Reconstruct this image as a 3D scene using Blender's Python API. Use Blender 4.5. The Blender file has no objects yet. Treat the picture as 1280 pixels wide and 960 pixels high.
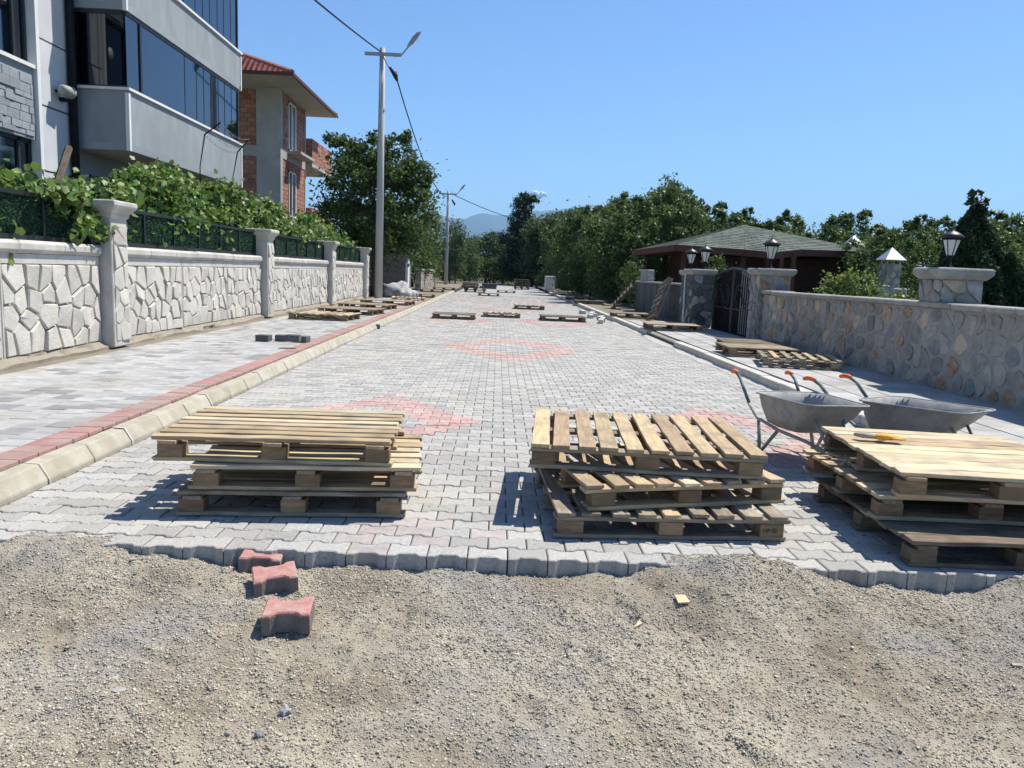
import bpy, bmesh, math, random
import numpy as np
from mathutils import Vector, Matrix

S = bpy.context.scene
COL = S.collection
random.seed(7)
RNG = np.random.default_rng(7)

# ------------------------------------------------------------------ camera
FPX, CAMH = 961.0, 1.40
ROLL = math.radians(2.4)
_c, _s = math.cos(ROLL), math.sin(ROLL)
_ux, _uy = -17 * _c + -140 * _s, 17 * _s + -140 * _c
PITCH = math.atan(-_uy / FPX)
YAW = math.atan(-_ux / FPX * math.cos(PITCH))
cp, sp, cy, sy = math.cos(PITCH), math.sin(PITCH), math.cos(YAW), math.sin(YAW)
_r0 = Vector((cy, -sy, 0)); FWD = Vector((sy * cp, cy * cp, -sp)); _u0 = _r0.cross(FWD)
RIGHT = _r0 * _c + _u0 * _s; UP = _u0 * _c - _r0 * _s
EYE = Vector((0, 0, CAMH))
cam_d = bpy.data.cameras.new('camera')
cam_d.sensor_width = 36.0
cam_d.lens = FPX / 1280 * 36.0
cam_d.clip_start = 0.05
cam_d.clip_end = 60000
cam = bpy.data.objects.new('camera', cam_d)
COL.objects.link(cam)
m = Matrix((RIGHT, UP, -FWD)).transposed().to_4x4()
m.translation = EYE
cam.matrix_world = m
S.camera = cam

def ray(u, v):      # photo pixel (1280 x 960) -> direction
    return RIGHT * ((u - 640) / FPX) - UP * ((v - 480) / FPX) + FWD
def on_z(u, v, z=0.0):
    r = ray(u, v); return EYE + r * ((z - CAMH) / r.z)
def on_x(u, v, x):
    r = ray(u, v); return EYE + r * (x / r.x)
def on_y(u, v, y):
    r = ray(u, v); return EYE + r * (y / r.y)

# ------------------------------------------------------------------ sky, sun, exposure
SUNV = Vector((0.47, 0.32, 1.0)).normalized()      # towards the sun
SUN_EL = math.asin(SUNV.z); SUN_AZ = math.atan2(SUNV.x, SUNV.y)
W = bpy.data.worlds.new('World'); S.world = W; W.use_nodes = True
wn = W.node_tree; wn.nodes.clear()
sky = wn.nodes.new('ShaderNodeTexSky'); sky.sky_type = 'NISHITA'; sky.sun_disc = False
sky.sun_elevation = SUN_EL; sky.sun_rotation = SUN_AZ
sky.altitude = 0; sky.air_density = 1.0; sky.dust_density = 0.2; sky.ozone_density = 10.0
bg = wn.nodes.new('ShaderNodeBackground'); bg.inputs[1].default_value = 0.108
wo = wn.nodes.new('ShaderNodeOutputWorld')
wn.links.new(sky.outputs[0], bg.inputs[0]); wn.links.new(bg.outputs[0], wo.inputs[0])
sun_d = bpy.data.lights.new('sun', 'SUN'); sun_d.energy = 5.0; sun_d.angle = math.radians(0.53)
sun_d.color = (1.0, 0.945, 0.85)
sun = bpy.data.objects.new('sun', sun_d); COL.objects.link(sun)
sun.rotation_euler = SUNV.to_track_quat('Z', 'Y').to_euler(); sun.location = (20, 15, 40)
S.view_settings.view_transform = 'Standard'; S.view_settings.look = 'None'
S.view_settings.exposure = 0.66; S.view_settings.gamma = 1.0
S.view_settings.use_curve_mapping = False
S.cycles.max_bounces = 6; S.cycles.diffuse_bounces = 3; S.cycles.glossy_bounces = 3
S.cycles.transparent_max_bounces = 8; S.cycles.transmission_bounces = 3
S.cycles.volume_bounces = 0

# ------------------------------------------------------------------ materials
MATS = {}
def M(name, c1, c2=None, rough=0.85, scale=6.0, detail=6.0, bump=0.0, bscale=60.0, rand=0.10,
      stretch=(1, 1, 1), spec=0.3, metal=0.0, lo=0.35, hi=0.65, stain=None, sscale=2.0, translucent=0.0, hue=0.0, dirt=None, dscale=0.7, dmax=0.6):
    mt = bpy.data.materials.new(name); mt.use_nodes = True
    nt = mt.node_tree; N, L = nt.nodes, nt.links
    N.clear()
    out = N.new('ShaderNodeOutputMaterial'); b = N.new('ShaderNodeBsdfPrincipled')
    b.inputs['Roughness'].default_value = rough; b.inputs['Metallic'].default_value = metal
    b.inputs['Specular IOR Level'].default_value = spec
    tc = N.new('ShaderNodeTexCoord'); oi = N.new('ShaderNodeObjectInfo'); ge = N.new('ShaderNodeNewGeometry')
    rnd = N.new('ShaderNodeMath'); rnd.operation = 'ADD'
    L.new(oi.outputs['Random'], rnd.inputs[0]); L.new(ge.outputs['Random Per Island'], rnd.inputs[1])
    fr = N.new('ShaderNodeMath'); fr.operation = 'FRACT'; L.new(rnd.outputs[0], fr.inputs[0])
    off = N.new('ShaderNodeVectorMath'); off.operation = 'SCALE'; off.inputs[0].default_value = (37, 53, 71)
    L.new(fr.outputs[0], off.inputs['Scale'])
    ad = N.new('ShaderNodeVectorMath'); ad.operation = 'ADD'
    L.new(tc.outputs['Object'], ad.inputs[0]); L.new(off.outputs[0], ad.inputs[1])
    mp = N.new('ShaderNodeMapping'); mp.inputs['Scale'].default_value = stretch
    L.new(ad.outputs[0], mp.inputs[0])
    nz = N.new('ShaderNodeTexNoise'); nz.inputs['Scale'].default_value = scale; nz.inputs['Detail'].default_value = detail
    nz.inputs['Roughness'].default_value = 0.65
    L.new(mp.outputs[0], nz.inputs['Vector'])
    rp = N.new('ShaderNodeValToRGB'); e = rp.color_ramp.elements
    e[0].position = lo; e[0].color = (*c1, 1); e[1].position = hi; e[1].color = (*(c2 or c1), 1)
    L.new(nz.outputs['Fac'], rp.inputs[0])
    col = rp.outputs[0]
    if stain:
        n2 = N.new('ShaderNodeTexNoise'); n2.inputs['Scale'].default_value = sscale; n2.inputs['Detail'].default_value = 5
        L.new(ad.outputs[0], n2.inputs['Vector'])
        r2 = N.new('ShaderNodeValToRGB'); r2.color_ramp.elements[0].position = 0.48; r2.color_ramp.elements[1].position = 0.72
        L.new(n2.outputs['Fac'], r2.inputs[0])
        mx = N.new('ShaderNodeMix'); mx.data_type = 'RGBA'; mx.inputs[7].default_value = (*stain, 1)
        L.new(r2.outputs[0], mx.inputs[0]); L.new(col, mx.inputs[6]); col = mx.outputs[2]
    if dirt:      # sand and dust lying across neighbouring pieces, in place on the site
        n3 = N.new('ShaderNodeTexNoise'); n3.inputs['Scale'].default_value = dscale; n3.inputs['Detail'].default_value = 9; n3.inputs['Roughness'].default_value = 0.7
        L.new(ge.outputs['Position'], n3.inputs['Vector'])
        r3 = N.new('ShaderNodeMapRange'); r3.inputs[1].default_value = 0.47; r3.inputs[2].default_value = 0.70; r3.inputs[4].default_value = dmax; r3.clamp = True
        L.new(n3.outputs['Fac'], r3.inputs[0])
        m3 = N.new('ShaderNodeMix'); m3.data_type = 'RGBA'; m3.inputs[7].default_value = (*dirt, 1)
        L.new(r3.outputs[0], m3.inputs[0]); L.new(col, m3.inputs[6]); col = m3.outputs[2]
    hs = N.new('ShaderNodeHueSaturation')
    mr = N.new('ShaderNodeMapRange'); mr.inputs[3].default_value = 1 - rand; mr.inputs[4].default_value = 1 + rand
    L.new(fr.outputs[0], mr.inputs[0]); L.new(mr.outputs[0], hs.inputs['Value']); L.new(col, hs.inputs['Color'])
    if hue:
        m2 = N.new('ShaderNodeMath'); m2.operation = 'MULTIPLY'; m2.inputs[1].default_value = 7.31; L.new(fr.outputs[0], m2.inputs[0])
        f2 = N.new('ShaderNodeMath'); f2.operation = 'FRACT'; L.new(m2.outputs[0], f2.inputs[0])
        h2 = N.new('ShaderNodeMapRange'); h2.inputs[3].default_value = 0.5 - hue; h2.inputs[4].default_value = 0.5 + hue
        L.new(f2.outputs[0], h2.inputs[0]); L.new(h2.outputs[0], hs.inputs['Hue'])
    L.new(hs.outputs[0], b.inputs['Base Color'])
    if bump:
        nb = N.new('ShaderNodeTexNoise'); nb.inputs['Scale'].default_value = bscale; nb.inputs['Detail'].default_value = 5
        L.new(mp.outputs[0], nb.inputs['Vector'])
        bp = N.new('ShaderNodeBump'); bp.inputs['Strength'].default_value = 0.9; bp.inputs['Distance'].default_value = bump
        L.new(nb.outputs['Fac'], bp.inputs['Height']); L.new(bp.outputs[0], b.inputs['Normal'])
    if translucent:
        tr = N.new('ShaderNodeBsdfTranslucent'); ms = N.new('ShaderNodeMixShader'); ms.inputs[0].default_value = translucent
        br = N.new('ShaderNodeHueSaturation'); br.inputs['Value'].default_value = 1.6; br.inputs['Hue'].default_value = 0.48
        L.new(hs.outputs[0], br.inputs['Color']); L.new(br.outputs[0], tr.inputs['Color'])
        L.new(b.outputs[0], ms.inputs[1]); L.new(tr.outputs[0], ms.inputs[2]); L.new(ms.outputs[0], out.inputs[0])
    else:
        L.new(b.outputs[0], out.inputs[0])
    MATS[name] = mt
    return mt

def glass_mat(name, tint, base=0.18):
    mt = bpy.data.materials.new(name); mt.use_nodes = True
    nt = mt.node_tree; N, L = nt.nodes, nt.links; N.clear()
    out = N.new('ShaderNodeOutputMaterial'); tr = N.new('ShaderNodeBsdfTransparent'); tr.inputs[0].default_value = (*tint, 1)
    gl = N.new('ShaderNodeBsdfGlossy'); gl.inputs['Roughness'].default_value = 0.04; gl.inputs[0].default_value = (0.85, 0.9, 0.95, 1)
    fr = N.new('ShaderNodeFresnel'); fr.inputs[0].default_value = 1.5
    ad = N.new('ShaderNodeMath'); ad.operation = 'ADD'; ad.inputs[1].default_value = base; ad.use_clamp = True
    ms = N.new('ShaderNodeMixShader')
    L.new(fr.outputs[0], ad.inputs[0]); L.new(ad.outputs[0], ms.inputs[0]); L.new(tr.outputs[0], ms.inputs[1]); L.new(gl.outputs[0], ms.inputs[2])
    L.new(ms.outputs[0], out.inputs[0]); MATS[name] = mt
    return mt

# paving and ground
M('paver_grey', (0.25, 0.247, 0.234), (0.385, 0.38, 0.362), rough=0.9, lo=.32, hi=.58, scale=55, bump=0.006, bscale=150, rand=0.16, stain=(0.35, 0.325, 0.295), sscale=9, dirt=(0.40, 0.375, 0.325), dscale=0.8, dmax=0.75)
M('paver_red', (0.35, 0.215, 0.195), (0.44, 0.30, 0.27), rough=0.9, scale=14, bump=0.002, bscale=220, rand=0.12, stain=(0.42, 0.34, 0.31), sscale=8, dirt=(0.40, 0.375, 0.325), dscale=0.8, dmax=0.75)
M('paver_faded', (0.29, 0.26, 0.245), (0.39, 0.35, 0.33), rough=0.9, scale=14, bump=0.002, bscale=220, rand=0.10, dirt=(0.40, 0.375, 0.325), dscale=0.8, dmax=0.75)
M('loose_red', (0.33, 0.155, 0.135), (0.44, 0.235, 0.205), rough=0.9, scale=25, bump=0.005, bscale=160, rand=0.05, stain=(.40, .31, .28), sscale=14)
M('paver_body', (0.15, 0.13, 0.125), (0.21, 0.185, 0.175), rough=0.95, scale=25, bump=0.005, bscale=140, rand=0.05)
M('joint_sand', (0.05, 0.047, 0.04), (0.09, 0.083, 0.072), rough=1.0, scale=30, rand=0)
M('slab_light', (0.315, 0.315, 0.31), (0.40, 0.40, 0.395), rough=0.85, scale=7, bump=0.001, bscale=200, rand=0.08, stain=(0.42, 0.40, 0.37), sscale=3, dirt=(0.27, 0.25, 0.215), dscale=1.1, dmax=0.8)
M('slab_mid', (0.265, 0.265, 0.262), (0.34, 0.34, 0.337), rough=0.85, scale=7, bump=0.001, bscale=200, rand=0.10, stain=(0.38, 0.36, 0.33), sscale=3, dirt=(0.27, 0.25, 0.215), dscale=1.1, dmax=0.8)
M('slab_dark', (0.19, 0.19, 0.19), (0.26, 0.26, 0.26), rough=0.85, scale=7, bump=0.001, bscale=200, rand=0.10, dirt=(0.27, 0.25, 0.215), dscale=1.1, dmax=0.8)
M('slab_red', (0.27, 0.145, 0.13), (0.37, 0.21, 0.19), rough=0.85, scale=9, bump=0.001, bscale=200, rand=0.10, stain=(0.33, 0.26, 0.23), sscale=4, dirt=(0.27, 0.25, 0.215), dscale=1.1, dmax=0.8)
M('kerb', (0.34, 0.312, 0.24), (0.44, 0.41, 0.335), rough=0.9, scale=6, bump=0.003, bscale=90, rand=0.06, stain=(0.33, 0.295, 0.225), sscale=5, dirt=(.24, .22, .18), dscale=2.2, dmax=.55)
M('kerb_right', (0.40, 0.385, 0.34), (0.50, 0.485, 0.43), rough=0.9, scale=6, bump=0.002, bscale=90, rand=0.05)
M('mortar', (0.36, 0.35, 0.325), (0.46, 0.45, 0.42), rough=0.95, scale=12, bump=0.006, bscale=40, rand=0.05)
M('gravel', (0.215, 0.18, 0.13), (0.40, 0.358, 0.28), rough=1.0, scale=2.2, detail=14, bump=0.014, bscale=130, rand=0, stain=(0.28, 0.27, 0.255), sscale=1.3, lo=.36, hi=.62)
M('pebble', (0.29, 0.257, 0.20), (0.47, 0.428, 0.345), rough=0.95, scale=3, rand=0.4, hue=0.012)
M('earth', (0.16, 0.135, 0.10), (0.23, 0.20, 0.15), rough=1.0, scale=0.8, bump=0.02, bscale=6, rand=0)
M('grass_ground', (0.06, 0.075, 0.03), (0.12, 0.12, 0.055), rough=1.0, scale=0.2, bump=0.05, bscale=2, rand=0)
# masonry
M('cast_stone', (0.45, 0.425, 0.37), (0.57, 0.545, 0.485), rough=0.95, scale=5, bump=0.006, bscale=35, rand=0.07, stain=(0.49, 0.47, 0.42), sscale=4)
M('cast_panel', (0.42, 0.405, 0.365), (0.52, 0.505, 0.46), rough=0.95, scale=4, bump=0.003, bscale=60, rand=0.05)
M('cast_cap', (0.40, 0.385, 0.345), (0.52, 0.50, 0.455), rough=0.95, scale=3, bump=0.004, bscale=60, rand=0.05, stain=(0.34, 0.325, 0.285), sscale=2.2)
M('old_footing', (0.22, 0.19, 0.148), (0.36, 0.32, 0.255), rough=1.0, scale=3, bump=0.012, bscale=22, rand=0.05, stain=(0.21, 0.18, 0.14), sscale=3)
M('rubble_mortar', (0.25, 0.243, 0.225), (0.36, 0.35, 0.325), rough=0.95, scale=6, bump=0.01, bscale=30, rand=0)
M('stone_grey', (0.21, 0.205, 0.195), (0.36, 0.345, 0.315), rough=0.9, scale=9, bump=0.008, bscale=30, rand=0.22, stain=(0.30, 0.27, 0.22), sscale=5)
M('stone_blue', (0.17, 0.18, 0.19), (0.28, 0.285, 0.285), rough=0.9, scale=9, bump=0.008, bscale=30, rand=0.18)
M('stone_warm', (0.36, 0.29, 0.205), (0.49, 0.42, 0.32), rough=0.9, scale=9, bump=0.008, bscale=30, rand=0.15)
M('stone_rust', (0.24, 0.12, 0.075), (0.43, 0.30, 0.20), rough=0.9, scale=14, bump=0.008, bscale=30, rand=0.15, stain=(0.33, 0.31, 0.28), sscale=9)
M('shade_toned_masonry', (0.075, 0.082, 0.085), (0.135, 0.142, 0.142), rough=0.95, scale=6, bump=0.01, bscale=20, rand=0.15)  # tone lowered so the shade at the gate is painted into the stone
M('plaster_grey', (0.235, 0.265, 0.28), (0.31, 0.338, 0.35), rough=0.85, scale=1.6, stretch=(1, 1, .35), bump=0.003, bscale=90, rand=0.02, stain=(0.25, 0.27, 0.28), sscale=0.9)
M('plaster_white', (0.52, 0.54, 0.545), (0.60, 0.615, 0.615), rough=0.85, scale=1.5, bump=0.003, bscale=90, rand=0.02, stain=(0.49, 0.505, 0.505), sscale=0.8)
M('clad_stone', (0.235, 0.255, 0.275), (0.31, 0.33, 0.35), rough=0.9, scale=9, bump=0.006, bscale=40, rand=0.13)
M('trim_white', (0.66, 0.66, 0.65), (0.74, 0.74, 0.73), rough=0.6, scale=2, rand=0.02)
M('concrete', (0.33, 0.32, 0.295), (0.44, 0.43, 0.40), rough=0.95, scale=1.6, bump=0.004, bscale=20, rand=0.04, stain=(0.30, 0.29, 0.27), sscale=0.8)
M('hollow_brick', (0.27, 0.125, 0.085), (0.38, 0.195, 0.135), rough=0.95, scale=2.5, bump=0.006, bscale=20, rand=0.22)
M('brick_joint', (0.30, 0.24, 0.20), (0.40, 0.34, 0.29), rough=0.95, scale=5, rand=0)
M('roof_tile', (0.24, 0.088, 0.065), (0.34, 0.145, 0.105), rough=0.8, scale=4, bump=0.004, bscale=30, rand=0.20)
M('shingle_green', (0.085, 0.105, 0.085), (0.145, 0.165, 0.14), rough=0.95, scale=12, bump=0.004, bscale=60, rand=0.25)
M('dark_wood', (0.055, 0.024, 0.019), (0.095, 0.042, 0.032), rough=0.7, scale=4, stretch=(1, 1, 1), rand=0.08)
M('fascia_red', (0.085, 0.028, 0.024), (0.13, 0.045, 0.036), rough=0.6, scale=3, rand=0.05)
# timber
M('wood_pale', (0.42, 0.335, 0.21), (0.58, 0.485, 0.315), rough=0.85, scale=7, detail=8, stretch=(0.7, 8, 8), bump=0.002, bscale=18, rand=0.24, hue=0.012, stain=(0.33, 0.28, 0.2), sscale=5)
M('wood_tan', (0.33, 0.235, 0.14), (0.49, 0.37, 0.225), rough=0.85, scale=7, detail=8, stretch=(0.7, 8, 8), bump=0.002, bscale=18, rand=0.24, hue=0.014, stain=(0.24, 0.19, 0.13), sscale=5)
M('wood_grey', (0.2, 0.16, 0.115), (0.35, 0.295, 0.22), rough=0.9, scale=7, detail=8, stretch=(0.7, 8, 8), bump=0.003, bscale=18, rand=0.24, hue=0.01, stain=(0.16, 0.13, 0.095), sscale=5)
M('wood_old', (0.1, 0.075, 0.052), (0.21, 0.168, 0.12), rough=0.95, scale=7, detail=8, stretch=(0.7, 8, 8), bump=0.003, bscale=18, rand=0.24, hue=0.01, stain=(0.08, 0.062, 0.045), sscale=5)
M('wood_block', (.17, .108, .062), (.28, .195, .118), rough=0.9, scale=9, detail=8, stretch=(1, 5, 5), bump=0.002, bscale=22, rand=0.24, hue=0.012, stain=(0.18, 0.13, 0.08), sscale=5)
M('stone_pale', (.27, .26, .24), (.36, .35, .325), rough=.9, scale=30, bump=.002, bscale=80, rand=.05)
M('stamp_ink', (0.05, 0.035, 0.025), rough=0.9, rand=0)
# metal, glass, plastic
M('galvanised', (0.20, 0.205, 0.205), (0.33, 0.33, 0.32), rough=0.7, scale=9, bump=0.002, bscale=40, rand=0.03, metal=0.15, spec=0.5, stain=(0.33, 0.32, 0.29), sscale=5)
M('tube_green', (0.03, 0.085, 0.075), (0.09, 0.15, 0.135), rough=0.5, scale=20, rand=0.03, stain=(0.30, 0.30, 0.28), sscale=14)
M('tube_grey', (0.22, 0.225, 0.22), (0.33, 0.33, 0.315), rough=0.6, scale=20, rand=0.03)
M('grip_orange', (0.62, 0.13, 0.035), (0.72, 0.20, 0.06), rough=0.6, scale=30, rand=0.03)
M('rubber', (0.018, 0.018, 0.018), (0.035, 0.033, 0.03), rough=0.85, rand=0)
M('black_metal', (0.008, 0.009, 0.011), (0.016, 0.017, 0.02), rough=0.7, rand=0, spec=0.15)
M('dark_frame', (0.022, 0.026, 0.032), rough=0.45, rand=0, spec=0.4)
M('fence_frame', (0.012, 0.017, 0.018), (0.02, 0.027, 0.028), rough=0.5, rand=0)
M('grass_mat', (0.012, 0.05, 0.026), (0.03, 0.095, 0.048), rough=0.8, scale=8, rand=0.35)
M('mat_backing', (0.008, 0.024, 0.014), (0.014, 0.035, 0.02), rough=0.9, rand=0)
M('pole_concrete', (0.36, 0.355, 0.335), (0.47, 0.465, 0.44), rough=0.9, scale=2, stretch=(1, 1, 0.3), bump=0.002, bscale=40, rand=0.03)
M('lamp_grey', (0.34, 0.35, 0.355), rough=0.45, metal=0.2, rand=0.02)
M('cable', (0.02, 0.02, 0.022), rough=0.6, rand=0)
M('metal_cap', (0.36, 0.38, 0.40), (0.46, 0.48, 0.50), rough=0.4, metal=0.6, scale=3, rand=0.03)
M('frosted', (0.50, 0.52, 0.50), (0.60, 0.62, 0.60), rough=0.3, rand=0.03, spec=0.5)
M('glove_orange', (0.66, 0.30, 0.03), (0.78, 0.42, 0.06), rough=0.7, scale=25, bump=0.002, bscale=80, rand=0)
M('glove_knit', (0.30, 0.27, 0.21), (0.42, 0.385, 0.31), rough=0.95, scale=60, bump=0.002, bscale=200, rand=0)
M('white_paint', (0.62, 0.63, 0.63), (0.70, 0.71, 0.70), rough=0.6, scale=3, rand=0.03)
M('sack_grey', (0.30, 0.30, 0.30), (0.44, 0.44, 0.43), rough=0.9, scale=7, bump=0.01, bscale=12, rand=0.10)
M('curtain', (0.42, 0.43, 0.44), (0.52, 0.53, 0.53), rough=0.9, rand=0.02)
M('interior', (0.035, 0.04, 0.045), (0.06, 0.065, 0.07), rough=0.9, rand=0)
# plants
M('leaf_vine', (0.06, 0.125, 0.022), (0.135, 0.215, 0.045), rough=0.5, scale=2.5, rand=0.42, hue=0.025, translucent=0.32, spec=0.45)
M('leaf_walnut', (0.036, 0.076, 0.02), (0.08, 0.125, 0.036), rough=0.5, scale=1.2, rand=0.42, hue=0.02, translucent=0.25, spec=0.22)
M('leaf_hazel', (0.045, 0.088, 0.022), (0.10, 0.15, 0.045), rough=0.5, scale=1.0, rand=0.42, hue=0.02, translucent=0.25, spec=0.22)
M('leaf_far', (0.045, 0.085, 0.03), (0.085, 0.135, 0.05), rough=0.6, scale=0.8, rand=0.35, hue=0.02, translucent=0.25)
M('leaf_shrub', (0.08, 0.14, 0.03), (0.15, 0.21, 0.055), rough=0.5, scale=2, rand=0.35, hue=0.02, translucent=0.3)
M('leaf_conifer', (0.016, 0.038, 0.014), (0.034, 0.062, 0.024), rough=0.7, scale=2, rand=0.35, hue=0.015, translucent=0.12)
M('bark', (0.10, 0.08, 0.06), (0.18, 0.15, 0.12), rough=0.95, scale=6, stretch=(1, 1, 0.3), bump=0.02, bscale=12, rand=0.1)
M('vine_stem', (0.14, 0.11, 0.07), (0.24, 0.19, 0.13), rough=0.95, scale=20, rand=0.1)
M('mountain', (0.035, 0.05, 0.035), (0.07, 0.08, 0.05), rough=1.0, scale=0.0012, rand=0)
M('far_road', (0.25, 0.248, 0.238), (0.33, 0.327, 0.315), rough=0.95, scale=3, rand=0, stretch=(1, 4, 1))
glass_mat('glass', (0.16, 0.22, 0.28), 0.10)
glass_mat('glass_side', (0.035, 0.055, 0.075), 0.05)

# ------------------------------------------------------------------ geometry helpers
ROOTM = {}
def tag(o, label=None, cat=None, group=None, kind=None):
    if label: o['label'] = label
    if cat: o['category'] = cat
    if group: o['group'] = group
    if kind: o['kind'] = kind
    return o
def thing(name, label, cat, loc=(0, 0, 0), rotz=0.0, group=None):
    o = bpy.data.objects.new(name, None); COL.objects.link(o)
    o.empty_display_size = 0.2
    o.location = loc; o.rotation_euler = (0, 0, rotz)
    ROOTM[o.name] = Matrix.Translation(loc) @ Matrix.Rotation(rotz, 4, 'Z')
    return tag(o, label, cat, group)
def root_of(o):
    while o.parent: o = o.parent
    return o
def link(name, me, parent=None, loc=None, rot=None):
    o = bpy.data.objects.new(name, me); COL.objects.link(o)
    if parent: o.parent = parent
    if loc is not None: o.location = loc
    if rot is not None: o.rotation_euler = rot
    return o

class MB:
    def __init__(s): s.v = []; s.f = []
    def add(s, vs, fs):
        n = len(s.v); s.v += [tuple(p) for p in vs]; s.f += [tuple(i + n for i in f) for f in fs]; return s
    def box(s, x0, x1, y0, y1, z0, z1):
        return s.add([(x0, y0, z0), (x1, y0, z0), (x1, y1, z0), (x0, y1, z0), (x0, y0, z1), (x1, y0, z1), (x1, y1, z1), (x0, y1, z1)],
                     [(0, 3, 2, 1), (4, 5, 6, 7), (0, 1, 5, 4), (1, 2, 6, 5), (2, 3, 7, 6), (3, 0, 4, 7)])
    def tube(s, pts, r, n=8, caps=True):
        pts = [Vector(p) for p in pts]; rs = r if isinstance(r, (list, tuple)) else [r] * len(pts)
        rings = []; a = None
        for i, p in enumerate(pts):
            d = (pts[min(i + 1, len(pts) - 1)] - pts[max(i - 1, 0)]).normalized()
            if a is None: a = d.orthogonal().normalized()
            a = (a - d * a.dot(d)).normalized(); b = d.cross(a)
            rings.append([p + (a * math.cos(2 * math.pi * k / n) + b * math.sin(2 * math.pi * k / n)) * rs[i] for k in range(n)])
        vs = [q for R in rings for q in R]; fs = []
        for i in range(len(pts) - 1):
            for k in range(n):
                k2 = (k + 1) % n; fs.append((i * n + k, i * n + k2, (i + 1) * n + k2, (i + 1) * n + k))
        if caps: fs.append(tuple(range(n - 1, -1, -1))); fs.append(tuple((len(pts) - 1) * n + k for k in range(n)))
        return s.add(vs, fs)
    def lathe(s, prof, c=(0, 0, 0), n=16, sq=False):
        vs = []; fs = []
        for r, z in prof:
            for k in range(n):
                t = 2 * math.pi * (k + 0.5) / n
                vs.append((c[0] + r * math.cos(t), c[1] + r * math.sin(t), c[2] + z))
        for i in range(len(prof) - 1):
            for k in range(n):
                k2 = (k + 1) % n; fs.append((i * n + k, i * n + k2, (i + 1) * n + k2, (i + 1) * n + k))
        fs.append(tuple(range(n - 1, -1, -1))); fs.append(tuple((len(prof) - 1) * n + k for k in range(n)))
        return s.add(vs, fs)
    def loft(s, rings, close=True, caps=True):
        n = len(rings[0]); vs = [q for R in rings for q in R]; fs = []
        for i in range(len(rings) - 1):
            for k in range(n if close else n - 1):
                k2 = (k + 1) % n; fs.append((i * n + k, i * n + k2, (i + 1) * n + k2, (i + 1) * n + k))
        if caps: fs.append(tuple(range(n - 1, -1, -1))); fs.append(tuple((len(rings) - 1) * n + k for k in range(n)))
        return s.add(vs, fs)
    def mesh(s, name, mat, bevel=0.0, smooth=False):
        me = bpy.data.meshes.new(name); me.from_pydata(s.v, [], s.f)
        if bevel or True:
            bm = bmesh.new(); bm.from_mesh(me)
            bmesh.ops.recalc_face_normals(bm, faces=bm.faces)
            if bevel:
                es = [e for e in bm.edges if len(e.link_faces) == 2 and e.calc_face_angle(0) > 0.5]
                bmesh.ops.bevel(bm, geom=es, offset=bevel, segments=1, affect='EDGES', clamp_overlap=True)
            bm.to_mesh(me); bm.free()
        me.materials.append(MATS[mat])
        if smooth: me.polygons.foreach_set('use_smooth', [True] * len(me.polygons))
        return me
    def build(s, name, mat, parent=None, bevel=0.0, smooth=False, world=True):
        """world=True: the coordinates are world coordinates even under a parent"""
        me = s.mesh(name, mat, bevel, smooth)
        if parent is not None and world:
            R = root_of(parent)
            if R.name in ROOTM: me.transform(ROOTM[R.name].inverted())
        return link(name, me, parent)
def B(x0, x1, y0, y1, z0, z1): return MB().box(x0, x1, y0, y1, z0, z1)

def np_mesh(name, V, F, mat, smooth=False):
    me = bpy.data.meshes.new(name); V = np.asarray(V, dtype=np.float32); F = np.asarray(F, dtype=np.int32)
    k = F.shape[1]; me.vertices.add(len(V)); me.vertices.foreach_set('co', V.ravel())
    me.loops.add(F.size); me.loops.foreach_set('vertex_index', F.ravel())
    me.polygons.add(len(F)); me.polygons.foreach_set('loop_start', np.arange(0, F.size, k, dtype=np.int32))
    me.polygons.foreach_set('loop_total', np.full(len(F), k, dtype=np.int32))
    if smooth: me.polygons.foreach_set('use_smooth', np.ones(len(F), dtype=bool))
    me.update(calc_edges=True); me.validate()
    me.materials.append(MATS[mat]); return me

def vnoise(x, y, seed=0):
    def h(i, j):
        t = np.sin(i * 127.1 + j * 311.7 + seed * 74.7) * 43758.5453
        return t - np.floor(t)
    i, j = np.floor(x), np.floor(y); fx, fy = x - i, y - j
    fx, fy = fx * fx * (3 - 2 * fx), fy * fy * (3 - 2 * fy)
    return (h(i, j) * (1 - fx) + h(i + 1, j) * fx) * (1 - fy) + (h(i, j + 1) * (1 - fx) + h(i + 1, j + 1) * fx) * fy
def fbm(x, y, seed=0, o=4):
    t = 0; a = 0.5
    for k in range(o): t = t + a * vnoise(x * 2 ** k, y * 2 ** k, seed + k); a *= 0.5
    return t

def clip(poly, px, py, nx, ny):
    out = []
    for i in range(len(poly)):
        a, b = poly[i], poly[(i + 1) % len(poly)]
        da = (a[0] - px) * nx + (a[1] - py) * ny; db = (b[0] - px) * nx + (b[1] - py) * ny
        if da <= 0: out.append(a)
        if (da < 0 < db) or (db < 0 < da):
            t = da / (da - db); out.append((a[0] + (b[0] - a[0]) * t, a[1] + (b[1] - a[1]) * t))
    return out
def voronoi(x0, x1, y0, y1, seeds, gap):
    cells = []
    for i, (sx, sy_) in enumerate(seeds):
        p = [(x0, y0), (x1, y0), (x1, y1), (x0, y1)]
        for j, (tx, ty) in enumerate(seeds):
            if i == j: continue
            dx, dy = tx - sx, ty - sy_; d = math.hypot(dx, dy)
            if d > 1.2 or d < 1e-6: continue
            nx, ny = dx / d, dy / d
            p = clip(p, (sx + tx) / 2 - nx * gap / 2, (sy_ + ty) / 2 - ny * gap / 2, nx, ny)
            if len(p) < 3: break
        if len(p) >= 3: cells.append(p)
    return cells
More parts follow.
